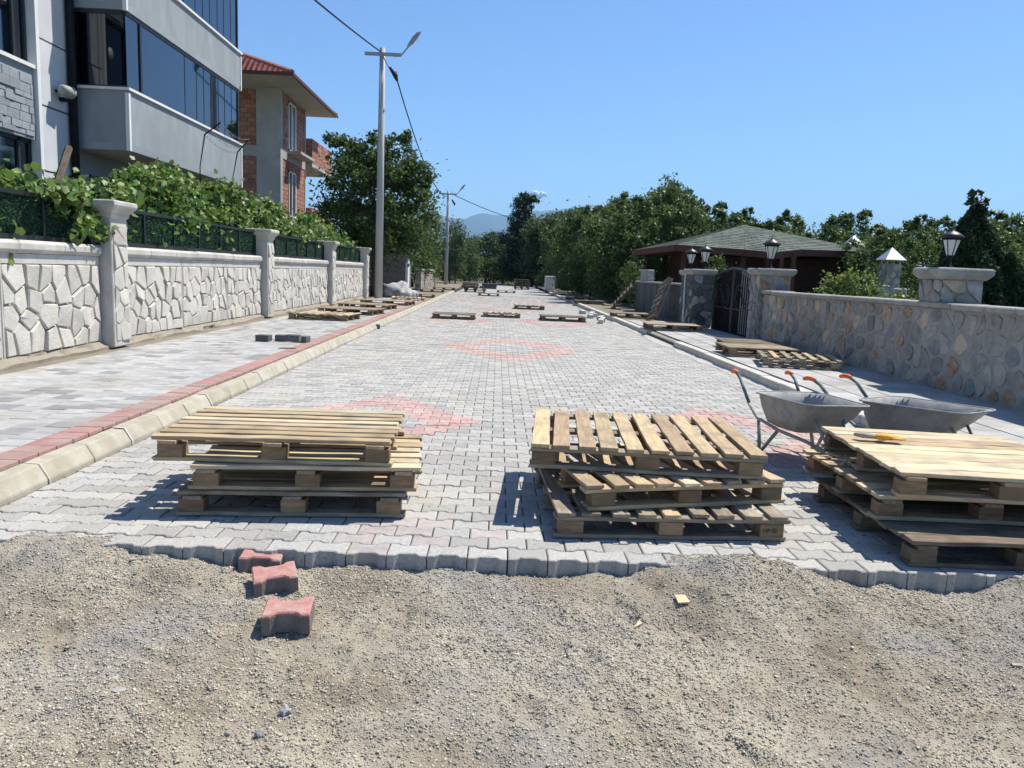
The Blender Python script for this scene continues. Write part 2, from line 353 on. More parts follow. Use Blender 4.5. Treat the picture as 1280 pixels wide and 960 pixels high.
def chaikin(p, k=1, t=0.22):
    for _ in range(k):
        q = []
        for i in range(len(p)):
            a, b = p[i], p[(i + 1) % len(p)]
            if math.hypot(b[0] - a[0], b[1] - a[1]) < 0.012: q.append(((a[0] + b[0]) / 2, (a[1] + b[1]) / 2)); continue
            q.append((a[0] + (b[0] - a[0]) * t, a[1] + (b[1] - a[1]) * t)); q.append((b[0] + (a[0] - b[0]) * t, b[1] + (a[1] - b[1]) * t))
        p = q
    return p
def poly_area(p):
    return 0.5 * sum(p[i][0] * p[(i + 1) % len(p)][1] - p[(i + 1) % len(p)][0] * p[i][1] for i in range(len(p)))
def jitter_seeds(x0, x1, y0, y1, sx, sy_, j=0.38, rnd=random):
    out = []; ny = max(1, round((y1 - y0) / sy_)); hy = (y1 - y0) / ny
    for r in range(ny):
        nx = max(1, round((x1 - x0) / sx)); hx = (x1 - x0) / nx
        for c in range(nx):
            out.append((x0 + (c + 0.5 + (0.25 if r % 2 else -0.25) + rnd.uniform(-j, j)) * hx, y0 + (r + 0.5 + rnd.uniform(-j, j)) * hy))
    return out
def stone_mb(poly, depth, frame, inset=0.16, dome=0.35, rnd=random):
    """poly in (s,t); frame(s,t,d) -> world; a stone with a rounded rim standing `depth` proud"""
    if poly_area(poly) < 0: poly = poly[::-1]
    cx_ = sum(p[0] for p in poly) / len(poly); cy_ = sum(p[1] for p in poly) / len(poly)
    n = len(poly); mb = MB()
    tilt = (rnd.uniform(-0.10, 0.10), rnd.uniform(-0.10, 0.10))
    def ring(k, d): return [frame(cx_ + (x - cx_) * k, cy_ + (y - cy_) * k, d + (((x - cx_) * tilt[0] + (y - cy_) * tilt[1]) * k if d > 0 else 0) + (rnd.uniform(-0.12, 0.12) * depth if d > 0 else 0)) for x, y in poly]
    R = [ring(1.0, -0.01), ring(1.0, depth * 0.45), ring(1 - inset * 0.4, depth * 0.9), ring(1 - inset * 1.7, depth * (1 + dome * 0.4))]
    mb.loft(R, caps=False); k = len(mb.v) - n
    mb.v.append(tuple(frame(cx_, cy_, depth * (1 + dome * 0.6))))
    for i in range(n): mb.f.append((k + i, k + (i + 1) % n, len(mb.v) - 1))
    return mb

# ================================================================== SETTING
XL, XR, Y0 = -2.70, 3.68, 3.72          # road edges, y of the first paver row's centre
def sheet(x0, x1, y0, y1, z, nx=1, ny=1):
    mb = MB(); vs = []; fs = []
    for j in range(ny + 1):
        for i in range(nx + 1): vs.append((x0 + (x1 - x0) * i / nx, y0 + (y1 - y0) * j / ny, z))
    for j in range(ny):
        for i in range(nx): a = j * (nx + 1) + i; fs.append((a, a + 1, a + nx + 2, a + nx + 1))
    return mb.add(vs, fs)
g = sheet(-14000, 14000, -2000, 14000, -0.16).build('ground', 'grass_ground'); tag(g, kind='structure')
yl = sheet(-9.3, -5.5, -4, 31, 0.10).build('yard', 'earth'); tag(yl, kind='structure')
yr = sheet(5.9, 40, 4, 60, 0.13).build('garden_ground', 'grass_ground'); tag(yr, kind='structure')
vl = sheet(-30, -2.9, 31.2, 95, 0.10).build('verge', 'earth'); tag(vl, kind='structure')
vr = sheet(3.9, 5.9, 22.6, 95, 0.10).build('verge_beside_trees', 'earth'); tag(vr, kind='structure')

# ---- gravel bed in front of the paving: one height field, finer where it is near
def gravel_h(x, y):
    h = -0.110 + 0.040 * np.exp(-((y - 3.65) / 0.45) ** 2) + 0.055 * (fbm(x * 0.9 + 3, y * 0.9, 1) - 0.5) + 0.030 * (fbm(x * 3.3, y * 3.3, 5) - 0.5) + 0.050 * (fbm(x * 8, y * 8, 9, 4) - 0.5) - 0.030 * np.clip(0.30 - np.abs(fbm(x * 2.1 + 7, y * 2.6, 23, 3) - 0.47) * 6, 0, 1)
    h = h + 0.020 * (fbm(x * 34, y * 34, 13, 2) - 0.5)
    for mx, my, mr, mh in ((-2.1, 3.74, 0.40, 0.13), (-1.5, 3.5, 0.25, 0.045), (1.18, 3.62, 0.44, 0.14), (1.45, 3.45, 0.35, 0.05), (2.95, 3.60, 0.42, 0.15), (-3.1, 3.6, 0.5, 0.10), (-0.35, 3.2, 0.5, -0.01), (1.75, 3.05, 0.4, 0.02), (0.5, 2.7, .25, .03), (-1.1, 2.3, .3, .035)):
        d = np.sqrt((x - mx) ** 2 + (0.9 * (y - my)) ** 2) / mr
        h = h + mh * np.exp(-d * d * 1.6) * (0.75 + 0.5 * fbm(x * 6, y * 6, 31, 3))
    # wheel rut and footprints pressed into the loose bed
    for ax, ay, bx, by_, w_ in ((-3.2, 2.0, -1.55, 3.45, .10), (-2.6, 1.9, -.95, 3.3, .10), (1.2, 2.0, 2.7, 3.4, .09)):
        L2 = (bx - ax) ** 2 + (by_ - ay) ** 2; tt_ = ((x - ax) * (bx - ax) + (y - ay) * (by_ - ay)) / L2
        dd = ((x - ax) * (by_ - ay) - (y - ay) * (bx - ax)) / math.sqrt(L2) + .05 * np.sin(tt_ * 5)
        fade = np.clip(tt_ * 6 + .5, 0, 1) * np.clip((1 - tt_) * 5, 0, 1)
        h = h - fade * (0.022 * np.exp(-(dd / w_) ** 2 * 1.5) - 0.010 * np.exp(-((np.abs(dd) - w_ * 1.5) / (w_ * .5)) ** 2))
    for fx, fy, fa in ((-.6, 2.75, .3), (-.38, 3.12, .25), (.15, 2.5, -.3), (.42, 2.85, -.2), (.62, 3.25, -.25), (1.0, 2.6, .6), (1.5, 2.75, .5), (-1.2, 2.6, .9), (-.2, 2.35, 1.2), (.85, 2.3, -.8), (2.0, 3.1, .2), (-1.7, 2.9, -.4)):
        c_f, s_f = math.cos(fa), math.sin(fa); p_ = ((x - fx) * c_f - (y - fy) * s_f) / .05; q_ = ((x - fx) * s_f + (y - fy) * c_f) / .13
        r2 = p_ ** 2 + q_ ** 2; h = h - 0.013 * np.exp(-r2 ** 2) + 0.006 * np.exp(-((np.sqrt(r2) - 1.35) / .3) ** 2)
    lim = 0.016 + 0.02 * (fbm(x * 20, y * 20, 61, 2) - .5) - np.maximum(y - 3.66, 0) * 0.16
    return np.minimum(h, np.where(y > 3.60, lim, 9))
gx_ = np.concatenate([np.linspace(-14, -3.3, 22)[:-1], np.arange(-3.3, 3.6, 0.0165), np.linspace(3.6, 14, 22)])
gy_ = np.concatenate([np.linspace(-8, 1.9, 20)[:-1], np.arange(1.9, 3.86, 0.0165)])
GX_, GY_ = np.meshgrid(gx_, gy_); GZ_ = gravel_h(GX_, GY_)
nxg = len(gx_); idx = np.arange(len(gy_) * nxg).reshape(len(gy_), nxg)
Fg = np.stack([idx[:-1, :-1], idx[:-1, 1:], idx[1:, 1:], idx[1:, :-1]], -1).reshape(-1, 4)
go = link('gravel_bed', np_mesh('gravel_bed', np.stack([GX_, GY_, GZ_], -1).reshape(-1, 3), Fg, 'gravel', smooth=True)); tag(go, kind='structure')

def pebbles(n, x0, x1, y0, y1, smin, smax, zfun, seed, dens=None):
    rg = np.random.default_rng(seed); x = rg.uniform(x0, x1, n * 3); y = rg.uniform(y0, y1, n * 3)
    k = dens(x, y) if dens else np.ones_like(x); keep = rg.uniform(0, 1, n * 3) < k
    keep &= np.abs(x - 0.04 * y) < 0.72 * y + 0.65 if y1 < 5 else True
    x, y = x[keep][:n], y[keep][:n]; n = len(x)
    s = smin * (smax / smin) ** (rg.uniform(0, 1, n) ** 2.2)
    base = np.array([(1, 0, 0), (-1, 0, 0), (0, 1, 0), (0, -1, 0), (0, 0, 1), (0, 0, -1)], float)
    V = base[None] * rg.uniform(0.55, 1.15, (n, 6, 1)) + rg.uniform(-0.35, 0.35, (n, 6, 3))
    V[:, :, 2] *= 0.7
    V = V * s[:, None, None] * 0.5; t = rg.uniform(0, 6.28, n); c_, s_ = np.cos(t)[:, None], np.sin(t)[:, None]
    X = V[:, :, 0] * c_ - V[:, :, 1] * s_ + x[:, None]; Y = V[:, :, 0] * s_ + V[:, :, 1] * c_ + y[:, None]
    Z = V[:, :, 2] + (zfun(x, y) + 0.08 * s)[:, None]
    f = np.array([(0, 2, 4), (2, 1, 4), (1, 3, 4), (3, 0, 4), (2, 0, 5), (1, 2, 5), (3, 1, 5), (0, 3, 5)])
    F = (f[None] + (np.arange(n) * 6)[:, None, None]).reshape(-1, 3)
    return np.stack([X, Y, Z], -1).reshape(-1, 3), F
dn = lambda x, y: np.clip(0.25 + 1.7 * (fbm(x * 1.7, y * 1.7, 21, 3) - 0.28), 0.2, 1)
V1, F1 = pebbles(175000, -3.0, 3.4, 1.98, 3.80, 0.0048, 0.016, gravel_h, 3, dn)
V2, F2 = pebbles(900, -3.3, 3.6, 1.95, 3.75, 0.014, 0.026, gravel_h, 4)
V3, F3 = pebbles(260, -2.6, 3.5, 3.9, 14.0, 0.006, 0.02, lambda x, y: np.full_like(x, 0.004), 5)
po = link('gravel_stones', np_mesh('gravel_stones', np.concatenate([V1, V2]), np.concatenate([F1, F2 + len(V1)]), 'pebble')); tag(po, 'loose pale grey gravel spread in front of the paving edge', 'gravel', kind='stuff')
po = link('paving_grit', np_mesh('paving_grit', V3, F3, 'pebble')); tag(po, 'scattered grit crumbs lying on the new paving', 'grit', kind='stuff')

# ---- the road: bed, interlocking pavers
road = sheet(XL + 0.01, XR - 0.01, Y0 - 0.03, 92, -0.018).build('road', 'joint_sand'); tag(road, kind='structure')
far = sheet(XL + 0.01, XR - 0.01, 46.07, 92, 0.0).build('paver_field_far', 'far_road', road); tag(far, kind='stuff')
QUAD = [(0.1, 0.082), (0.0625, 0.082), (0.0375, 0.058)]
def paver_outline(sh):
    q = [(x - sh if x > 0.09 else x, y - sh) for x, y in QUAD]
    return ([(x, y) for x, y in q] + [(-x, y) for x, y in q[::-1]] + [(-x, -y) for x, y in q] + [(x, -y) for x, y in q[::-1]])
def paver_mb(depth, ch=True):
    mb = MB(); o = paver_outline(0.0030); i_ = paver_outline(0.0085); n = len(o)
    if ch: mb.loft([[(x, y, -depth) for x, y in o], [(x, y, -0.0045) for x, y in o], [(x, y, 0) for x, y in i_]])
    else: mb.loft([[(x, y, -depth) for x, y in o], [(x, y, 0) for x, y in o]])
    mb.f = [f for f in mb.f if not (len(f) == n and mb.v[f[0]][2] < -0.01)] if depth < 0.05 else mb.f
    return mb
DIAM = [(-1.12, 7.0, 1.02, 1.42, 0), (2.25, 7.05, 1.02, 1.42, 0), (0.32, 14.35, 1.42, 2.30, 0), (-.42, 4.0, .42, .55, 2),
        (-1.1, 22.0, 1.1, 2.0, 0), (1.75, 22.6, 1.2, 2.2, 0), (0.3, 29.6, 1.4, 2.4, 0), (-1.1, 37, 1.1, 2, 0), (1.9, 37, 1.1, 2, 0)]
def paver_kind(x, y):
    for cx_, cy_, a, b, fade in DIAM:
        d = abs(x - cx_) / a + abs(y - cy_) / b
        if fade == 2 and d < 1 and (int(x * 50) + int(y * 70)) % 3: return 'paver_faded'
        if fade < 2 and 0.56 < d < 1.0: return 'paver_faded' if fade else 'paver_red'
    return 'paver_grey'
PM = {k: paver_mb(0.105).mesh('paver', k) for k in ('paver_grey', 'paver_red', 'paver_faded')}
rest = {k: ([], []) for k in PM}
shape_hi, shape_lo = paver_mb(0.022), paver_mb(0.016, False)
rows = int((46.0 - Y0) / 0.14); count = 0
rp_ = random.Random(5)
def curve(x): return -0.018 * math.sin((x + 0.3) * 0.55)         # rows sag a little, as laid by hand
for j in range(rows):
    y = Y0 + 0.14 * j; shift = 0.1 if j % 2 else 0.0
    i = 0; x = XL + 0.1 - shift
    while x < XR + 0.06:
        if x > XL - 0.06:
            k = paver_kind(x, y)
            yy = y + curve(x) + rp_.uniform(-0.0015, 0.0015); zz = rp_.uniform(-0.0035, 0.002); a = rp_.uniform(-0.008, 0.008)
            tx_, ty_ = rp_.uniform(-0.012, 0.012), rp_.uniform(-0.012, 0.012)
            if count < 300 and not (x - 0.1 < XL - 0.001 or x + 0.1 > XR + 0.001):
                o = link('paver', PM[k], road, (x, yy, zz), (tx_, ty_, a)); count += 1
            else:
                sh = shape_hi if y < 13 else shape_lo
                x0c, x1c = XL + 0.003, XR - 0.003
                vs, fs = rest[k]; n = len(vs); ca, sa = math.cos(a), math.sin(a)
                vs += [(min(max(x + p[0] * ca - p[1] * sa, x0c), x1c), yy + p[0] * sa + p[1] * ca, p[2] + zz + p[0] * ty_ * -1 + p[1] * tx_) for p in sh.v]
                fs += [tuple(q + n for q in f) for f in sh.f]
        x += 0.2
for k, (vs, fs) in rest.items():
    if not vs: continue
    me = bpy.data.meshes.new('paver_field'); me.from_pydata(vs, [], fs); me.materials.append(MATS[k])
    tag(link('paver_field', me, road), kind='stuff')

# ---- left kerb, red border course, sidewalk slabs
def nearest_split(pieces, n=300):
    """pieces: list of (x,y,z,key,...) -> individual ones (largest in the picture) and the rest"""
    def vis(p):
        d = Vector((p[0], p[1], p[2])) - EYE; f = d.dot(FWD)
        if f < 0.3: return 1e9
        u, v = d.dot(RIGHT) / f * FPX, d.dot(UP) / f * FPX
        return d.length + (1000 if abs(u) > 660 or abs(v) > 500 else 0)
    s = sorted(pieces, key=vis); return s[:n], s[n:]
def lay(pieces, meshes, protos, parent, name, n=300):
    near, rest_ = nearest_split(pieces, n)
    for p in near: link(name, meshes[p[3]], parent, p[:3], p[4])
    acc = {}
    for p in rest_:
        vs, fs = acc.setdefault(p[3], ([], [])); k = len(vs); R = Matrix.Rotation(p[4][2], 3, 'Z')
        vs += [tuple(R @ Vector(q) + Vector(p[:3])) for q in protos[p[3]].v]; fs += [tuple(i + k for i in f) for f in protos[p[3]].f]
    for key, (vs, fs) in acc.items():
        me = bpy.data.meshes.new(name + '_field'); me.from_pydata(vs, [], fs)
        bm = bmesh.new(); bm.from_mesh(me); bmesh.ops.recalc_face_normals(bm, faces=bm.faces); bm.to_mesh(me); bm.free()
        me.materials.append(meshes[key].materials[0]); tag(link(name + '_field', me, parent), kind='stuff')

kl = MB().box(XL - 0.15, XL - 0.075, 3.4, 90, -0.12, 0.085).build('kerb', 'joint_sand'); tag(kl, kind='structure')
def kerb_mb(L, sgn=1):
    prof = [(0, -0.10), (0, 0.03), (-0.055, 0.122), (-0.158, 0.126), (-0.158, -0.10)]
    return MB().loft([[(x * sgn, -L / 2 + 0.004, z) for x, z in prof], [(x * sgn, L / 2 - 0.004, z) for x, z in prof]])
kp = kerb_mb(0.54); km = {'k': kp.mesh('kerb_stone', 'kerb', bevel=0.006)}
lay([(XL - 0.002 + random.uniform(-.004, .004), 3.55 + 0.27 + 0.54 * i, random.uniform(-.003, .003), 'k', (0, 0, random.uniform(-.006, .006))) for i in range(84)], km, {'k': kp}, kl, 'kerb_stone', 84)
mbj = MB()
for i in range(30):
    if random.random() < 0.45:
        yj = 3.55 + 0.54 * i; w = random.uniform(0.008, 0.02)
        prof = [(0.0035, 0.0), (0.0035, 0.032), (-0.054, 0.127), (-0.13, 0.131)]
        mbj.loft([[(XL + x, yj - w, z) for x, z in prof], [(XL + x, yj + w, z) for x, z in prof]], close=False, caps=False)
mbj.build('joint_mortar', 'mortar', kl)

walk = sheet(-5.36, XL - 0.13, 3.1, 34, 0.105).build('sidewalk', 'joint_sand'); tag(walk, kind='structure')
rb = B(-0.104, 0.104, -0.0975, 0.0975, -0.03, 0.0); rm = {'r': rb.mesh('border_paver', 'slab_red', bevel=0.004)}
lay([(-2.965, 3.3 + 0.2 * i, 0.152 + random.uniform(-.002, .002), 'r', (random.uniform(-.01, .01), random.uniform(-.01, .01), random.uniform(-.01, .01))) for i in range(150)], rm, {'r': rb}, walk, 'border_paver', 150)
sl = B(-0.0962, 0.0962, -0.0962, 0.0962, -0.04, 0.0)
sm = {k: sl.mesh('slab', k, bevel=0.003) for k in ('slab_light', 'slab_mid', 'slab_dark')}
pcs = []
rw = random.Random(11)
for c in range(10):
    for r in range(152):
        y = 3.25 + 0.2 * r + (0.0, 0.12, 0.05, 0.15)[c % 4]
        if y > 33.5: continue
        q = rw.random(); k = 'slab_light' if q < 0.5 else 'slab_mid' if q < 0.85 else 'slab_dark'
        pcs.append((-3.072 - 0.1 - 0.2 * c, y, 0.150 + rw.uniform(-.002, .0015) - 0.001 * c, k, (0, 0, rw.uniform(-.006, .006))))
lay(pcs, sm, {k: sl for k in sm}, walk, 'slab', 300)
tag(sheet(-5.42, -5.07, 3.1, 34, 0.132).build('dirt_strip', 'earth'), kind='structure')

# ---- right kerb and sidewalk
kr = MB().box(XR + 0.012, XR + 0.14, 3.0, 60, -0.12, 0.09).build('kerb_right', 'joint_sand'); tag(kr, kind='structure')
kq = MB().loft([[(0, -0.371, -.1), (0, -0.371, 0.118), (0.012, -0.371, 0.135), (0.15, -0.371, 0.138), (0.15, -0.371, -.1)],
                [(0, 0.371, -.1), (0, 0.371, 0.118), (0.012, 0.371, 0.135), (0.15, 0.371, 0.138), (0.15, 0.371, -.1)]])
km2 = {'k': kq.mesh('kerb_stone', 'kerb_right', bevel=0.004)}
lay([(XR + random.uniform(-.005, .005), 3.4 + 0.75 * i, random.uniform(-.004, .003), 'k', (0, 0, random.uniform(-.008, .008))) for i in range(70) if not (15.8 < 3.4 + 0.75 * i < 18.8)], km2, {'k': kq}, kr, 'kerb_stone', 70)
# lowered kerb at the gate: sloping, light
kd = MB().loft([[(0, -0.371, -.1), (0, -0.371, 0.03), (0.15, -0.371, 0.125), (0.15, -0.371, -.1)], [(0, 0.371, -.1), (0, 0.371, 0.03), (0.15, 0.371, 0.125), (0.15, 0.371, -.1)]])
kdm = kd.mesh('lowered_kerb_stone', 'kerb', bevel=0.004)
for i in range(4): link('lowered_kerb_stone', kdm, kr, (XR, 3.4 + 0.75 * (17 + i), 0))
hm = MB(); rh = random.Random(3)
rings = []
for i in range(150):
    y = 6.0 + i * 0.12; w = 0.07 + 0.13 * fbm(np.array([y * 1.3]), np.array([0.0]), 3)[0] * (1.0 if y > 7 else 0.5) * (1.25 if 13 < y < 20 else 0.8)
    rings.append([(XR + 0.002, y, 0.045), (XR - w * 0.4, y, 0.022 + rh.uniform(-.004, .006)), (XR - w, y, 0.0035)])
hm.loft(rings, close=False, caps=False); tag(hm.build('kerb_haunch', 'mortar', kr, smooth=True), kind=None)

wr = sheet(XR + 0.13, 5.75, 3.0, 24.5, 0.095).build('sidewalk_right', 'joint_sand'); tag(wr, kind='structure')
s2 = B(-0.1965, 0.1965, -0.1965, 0.1965, -0.04, 0.0); sm2 = {k: s2.mesh('slab', k, bevel=0.003) for k in ('slab_light', 'slab_mid')}
pcs = []
for c in range(5):
    for r in range(50):
        y = 3.3 + 0.4 * r + (0.2 if c % 2 else 0)
        if y > 23: continue
        pcs.append((3.90 + 0.2 + 0.37 * c if c < 4 else 5.56, y, 0.135 + rw.uniform(-.0015, .001) + 0.004 * c, 'slab_light' if rw.random() < .6 else 'slab_mid', (0, 0, rw.uniform(-.006, .006))))
pcs = [(3.90 + 0.2 + 0.4 * c, p[1], p[2], p[3], p[4]) for c in range(5) for p in pcs if abs(p[2] - 0.135 - 0.004 * c) < 0.00195]
lay(pcs, sm2, {k: s2 for k in sm2}, wr, 'slab', 260)

# ---- far hills
def ridge(name, Y, base, pts, depth, seed):
    us = np.linspace(-1.03, 1.03, 240); V = []; nr = 10
    for j in range(nr):
        t = j / (nr - 1)
        for u_ in us:
            X = u_ * Y
            pk = np.interp(u_, [p[0] for p in pts], [p[1] for p in pts]) * Y
            n1 = 0.06 * Y * (fbm(np.array([u_ * 14]), np.array([t * 2.0]), seed)[0] - 0.5) * 0.18
            V.append((X + 0.03 * Y * (fbm(np.array([u_ * 9]), np.array([t * 3]), seed + 3)[0] - .5), Y - depth * (1 - t), max(base, (pk + n1 * (1 + t)) * (t ** 0.85) + (1 - t) * base)))
    n = len(us); F = [(j * n + i, j * n + i + 1, (j + 1) * n + i + 1, (j + 1) * n + i) for j in range(nr - 1) for i in range(n - 1)]
    V += [(V[(nr - 1) * n + i][0], Y + 600, base - 5) for i in range(n)]
    F += [((nr - 1) * n + i, (nr - 1) * n + i + 1, nr * n + i + 1, nr * n + i) for i in range(n - 1)]
    tag(link(name, np_mesh(name, np.array(V), np.array(F), 'mountain', smooth=True)), kind='structure')
def th(u, v):     # photo pixel -> (x/y, (z-eye)/y)
    r = ray(u, v); return (r.x / r.y, r.z / r.y)
ridge('hills', 13200, -2, [(-1.2, 0.03), (-0.5, 0.05), th(440, 285), th(500, 268), th(545, 262), th(575, 268), th(600, 263), th(640, 266), th(680, 264), th(720, 263), th(760, 280), th(800, 300), th(900, 330), (0.6, 0.01), (1.3, 0.01)], 2500, 3)
ridge('hills_near', 11800, -2, [(-1.2, 0.02), (-0.5, 0.02), th(480, 300), th(540, 284), th(580, 275), th(610, 272), th(640, 285), th(690, 300), th(760, 318), (0.4, 0.005), (1.3, 0.003)], 1800, 8)

# ================================================================== LEFT GARDEN WALL
WX = -5.40
PILL = [4.0, 10.82, 17.9, 24.75, 31.1]
wall = thing('garden_wall', 'cream cast concrete garden wall with crazy-stone panels and capped pillars', 'wall', (WX, 17, 0))
rings = []
for i in range(260):
    y = 1.0 + i * 30.5 / 259; e = lambda k: 0.11 * (float(fbm(np.array([y * 2.3]), np.array([k * 3.1]), 40)[0]) - .5); brk = -.05 if float(vnoise(np.array([y * .9]), np.array([5.5]), 3)[0]) > .74 else 0
    rings.append([(WX - .16, y, -.1), (WX + .13 + e(1) + brk, y, -.1), (WX + .12 + e(2) + brk, y, .17 + e(3)), (WX + .07 + e(4), y, .205 + .5 * e(5)), (WX + .04, y, .236), (WX - .16, y, .234)])
MB().loft(rings).build('footing', 'old_footing', wall)
rj = random.Random(21)
fr_l = lambda s_, t_, d: Vector((WX + d, s_, t_))
nstone = 0; extra = MB()
def shadow_groove(): pass
stone_list = []
for b in range(len(PILL) - 1):
    ya, yb = PILL[b] + 0.26, PILL[b + 1] - 0.26; w = (yb - ya) / 3
    for k in range(3):
        p0, p1 = ya + k * w + 0.008, ya + (k + 1) * w - 0.008
        pan = B(WX - 0.10, WX, p0, p1, 0.235, 1.385).build('panel', 'cast_panel', wall)
        fr = MB(); t = 0.03
        fr.box(WX - 0.01, WX + 0.032, p0, p0 + t, 0.235, 1.27); fr.box(WX - 0.01, WX + 0.032, p1 - t, p1, 0.235, 1.27)
        fr.box(WX - 0.01, WX + 0.034, p0, p1, 1.27, 1.385)
        fr.build('panel_rim', 'cast_panel', pan, bevel=0.004)
        for poly in voronoi(p0 + t + 0.006, p1 - t - 0.006, 0.245, 1.262, jitter_seeds(p0, p1, 0.24, 1.26, 0.285, 0.255, 0.40, rj), 0.026):
            if abs(poly_area(poly)) < 0.003: continue
            stone_list.append((pan, stone_mb(poly, rj.uniform(0.034, 0.05), fr_l, 0.06, 0.10, rj), sum(q[0] for q in poly) / len(poly)))
    cap = MB()
    prof = [(-0.13, 1.387), (0.045, 1.387), (0.085, 1.43), (0.085, 1.50), (0.05, 1.535), (-0.12, 1.54), (-0.15, 1.50)]
    n_c = 7
    for k in range(n_c):
        a_, b_ = ya + (yb - ya) * k / n_c + 0.003, ya + (yb - ya) * (k + 1) / n_c - 0.003
        dz = rj.uniform(-0.004, 0.004)
        MB().loft([[(WX + x, a_, z + dz) for x, z in prof], [(WX + x, b_, z + dz) for x, z in prof]]).build('cap_stone', 'cast_cap', wall, bevel=0.005)
stone_list.sort(key=lambda q: abs(q[2] - 9.5))
for pan, mb, _ in stone_list[:300]: mb.build('stone', 'cast_stone', pan)
by = {}
for pan, mb, _ in stone_list[300:]: by.setdefault(pan.name, (pan, MB()))[1].add(mb.v, mb.f)
for pan, mb in by.values(): tag(mb.build('stone_relief', 'cast_stone', pan), kind='stuff')
for py in PILL:
    sh = MB()
    sh.loft([[(WX + x * w, py + y * w2, z) for x, y in ((-1, -1), (1, -1), (1, 1), (-1, 1))] for z, w, w2 in ((0.16, .20, .245), (1.95, .185, .225))])
    pil = sh.build('pillar', 'cast_panel', wall, bevel=0.012)
    fr_p = lambda s_, t_, d: Vector((WX + 0.195 + d, s_, t_))
    rel = [stone_mb(poly, 0.014, fr_p, 0.08, 0.1, rj) for poly in voronoi(py - 0.19, py + 0.19, 0.24, 1.80, jitter_seeds(py - .2, py + .2, .24, 1.8, .22, .26, .4, rj), 0.025) if abs(poly_area(poly)) > 0.003]
    if py in (10.82, 17.9):
        for q in rel: q.build('pillar_stone', 'cast_stone', pil)
    else:
        q0 = MB(); [q0.add(q.v, q.f) for q in rel]; tag(q0.build('pillar_stones', 'cast_stone', pil), kind='stuff')
    cp_ = MB(); cp_.loft([[(WX + x * w, py + y * (w + .04), z) for x, y in ((-1, -1), (1, -1), (1, 1), (-1, 1))] for z, w in ((1.90, .19), (1.94, .215), (1.97, .215), (2.05, .285), (2.075, .295), (2.12, .295), (2.135, .28))])
    cp_.build('pillar_cap', 'cast_cap', pil, bevel=0.006)

# ---- green artificial-hedge fence panels on the wall
lab = ['green artificial hedge fence panel in dark frame, overgrown with trailing vine, beside the first pillar',
       'longest-looking green artificial hedge fence panel between the two tall capped pillars',
       'green artificial hedge fence panel past the second capped pillar', 'green artificial hedge fence panel next to the black side gate']
for b in range(len(PILL) - 1):
    ya, yb = PILL[b] + 0.24, PILL[b + 1] - 0.24
    f = thing('hedge_fence', lab[b], 'fence', (WX - 0.1, (ya + yb) / 2, 1.54), group='hedge fence panels on the garden wall')
    B(WX - 0.125, WX - 0.075, ya, yb, 2.045, 2.095).build('top_rail', 'fence_frame', f)
    B(WX - 0.125, WX - 0.075, ya, yb, 1.545, 1.60).build('bottom_rail', 'fence_frame', f)
    npst = 6
    for k in range(npst + 1):
        yk = ya + (yb - ya - 0.04) * k / npst; B(WX - 0.118, WX - 0.070, yk, yk + 0.04, 1.6, 2.045).build('post', 'fence_frame', f)
    mat = B(WX - 0.135, WX - 0.120, ya, yb, 1.6, 2.045).build('hedge_mat', 'mat_backing', f)
    n = int(2200 * (yb - ya)) if b < 2 else int(900 * (yb - ya)); rg = np.random.default_rng(50 + b)
    c = np.stack([WX - 0.108 + rg.uniform(-.012, .018, n), rg.uniform(ya, yb, n), rg.uniform(1.6, 2.045, n)], -1)
    d = rg.normal(0, 1, (n, 3)); d[:, 0] = np.abs(d[:, 0]) + 0.2; d /= np.linalg.norm(d, axis=1)[:, None]
    e_ = np.cross(d, rg.normal(0, 1, (n, 3))); e_ /= np.linalg.norm(e_, axis=1)[:, None]
    V = np.stack([c + d * .022, c + e_ * .006, c - d * .01, c - e_ * .006], 1).reshape(-1, 3) - np.array(f.location)
    tag(link('hedge_needles', np_mesh('hedge_needles', V, np.arange(n * 4).reshape(-1, 4), 'grass_mat'), f), kind='stuff')

# ================================================================== FOLIAGE
def leaves(centres, size, rg, up=0.35, ratio=0.55, fold=0.0):
    n = len(centres); a = rg.normal(0, 1, (n, 3)); a /= np.linalg.norm(a, axis=1)[:, None]
    nrm = rg.normal(0, 1, (n, 3)); nrm[:, 2] += up * 3; b = np.cross(nrm, a); b /= (np.linalg.norm(b, axis=1)[:, None] + 1e-9)
    s = (size * rg.uniform(0.6, 1.25, n))[:, None]
    return np.stack([centres + a * s * .55, centres + b * s * ratio * .5 + a * s * .08, centres - a * s * .5, centres - b * s * ratio * .5 + a * s * .08], 1).reshape(-1, 3)
def clumps(blobs, nclump, nleaf, rg, spread=0.22, shell=0.55):
    """leaf positions: clumps spread over the outer part of several ellipsoids"""
    w = np.array([b[3] * b[4] + b[4] * b[5] + b[3] * b[5] for b in blobs]); w = w / w.sum()
    pick = rg.choice(len(blobs), nclump, p=w); d = rg.normal(0, 1, (nclump, 3)); d /= np.linalg.norm(d, axis=1)[:, None]
    r = (shell + (1.05 - shell) * rg.uniform(0, 1, nclump) ** 0.6)[:, None]
    bb = np.array([b[:6] for b in blobs]); cc = bb[pick, :3] + d * r * bb[pick, 3:6]
    sp_ = spread * bb[pick, 3:6].mean(1) * rg.uniform(0.5, 1.4, nclump)
    k = rg.integers(0, nclump, nleaf); return cc[k] + rg.normal(0, 1, (nleaf, 3)) * sp_[k][:, None] * np.array([1, 1, .75])
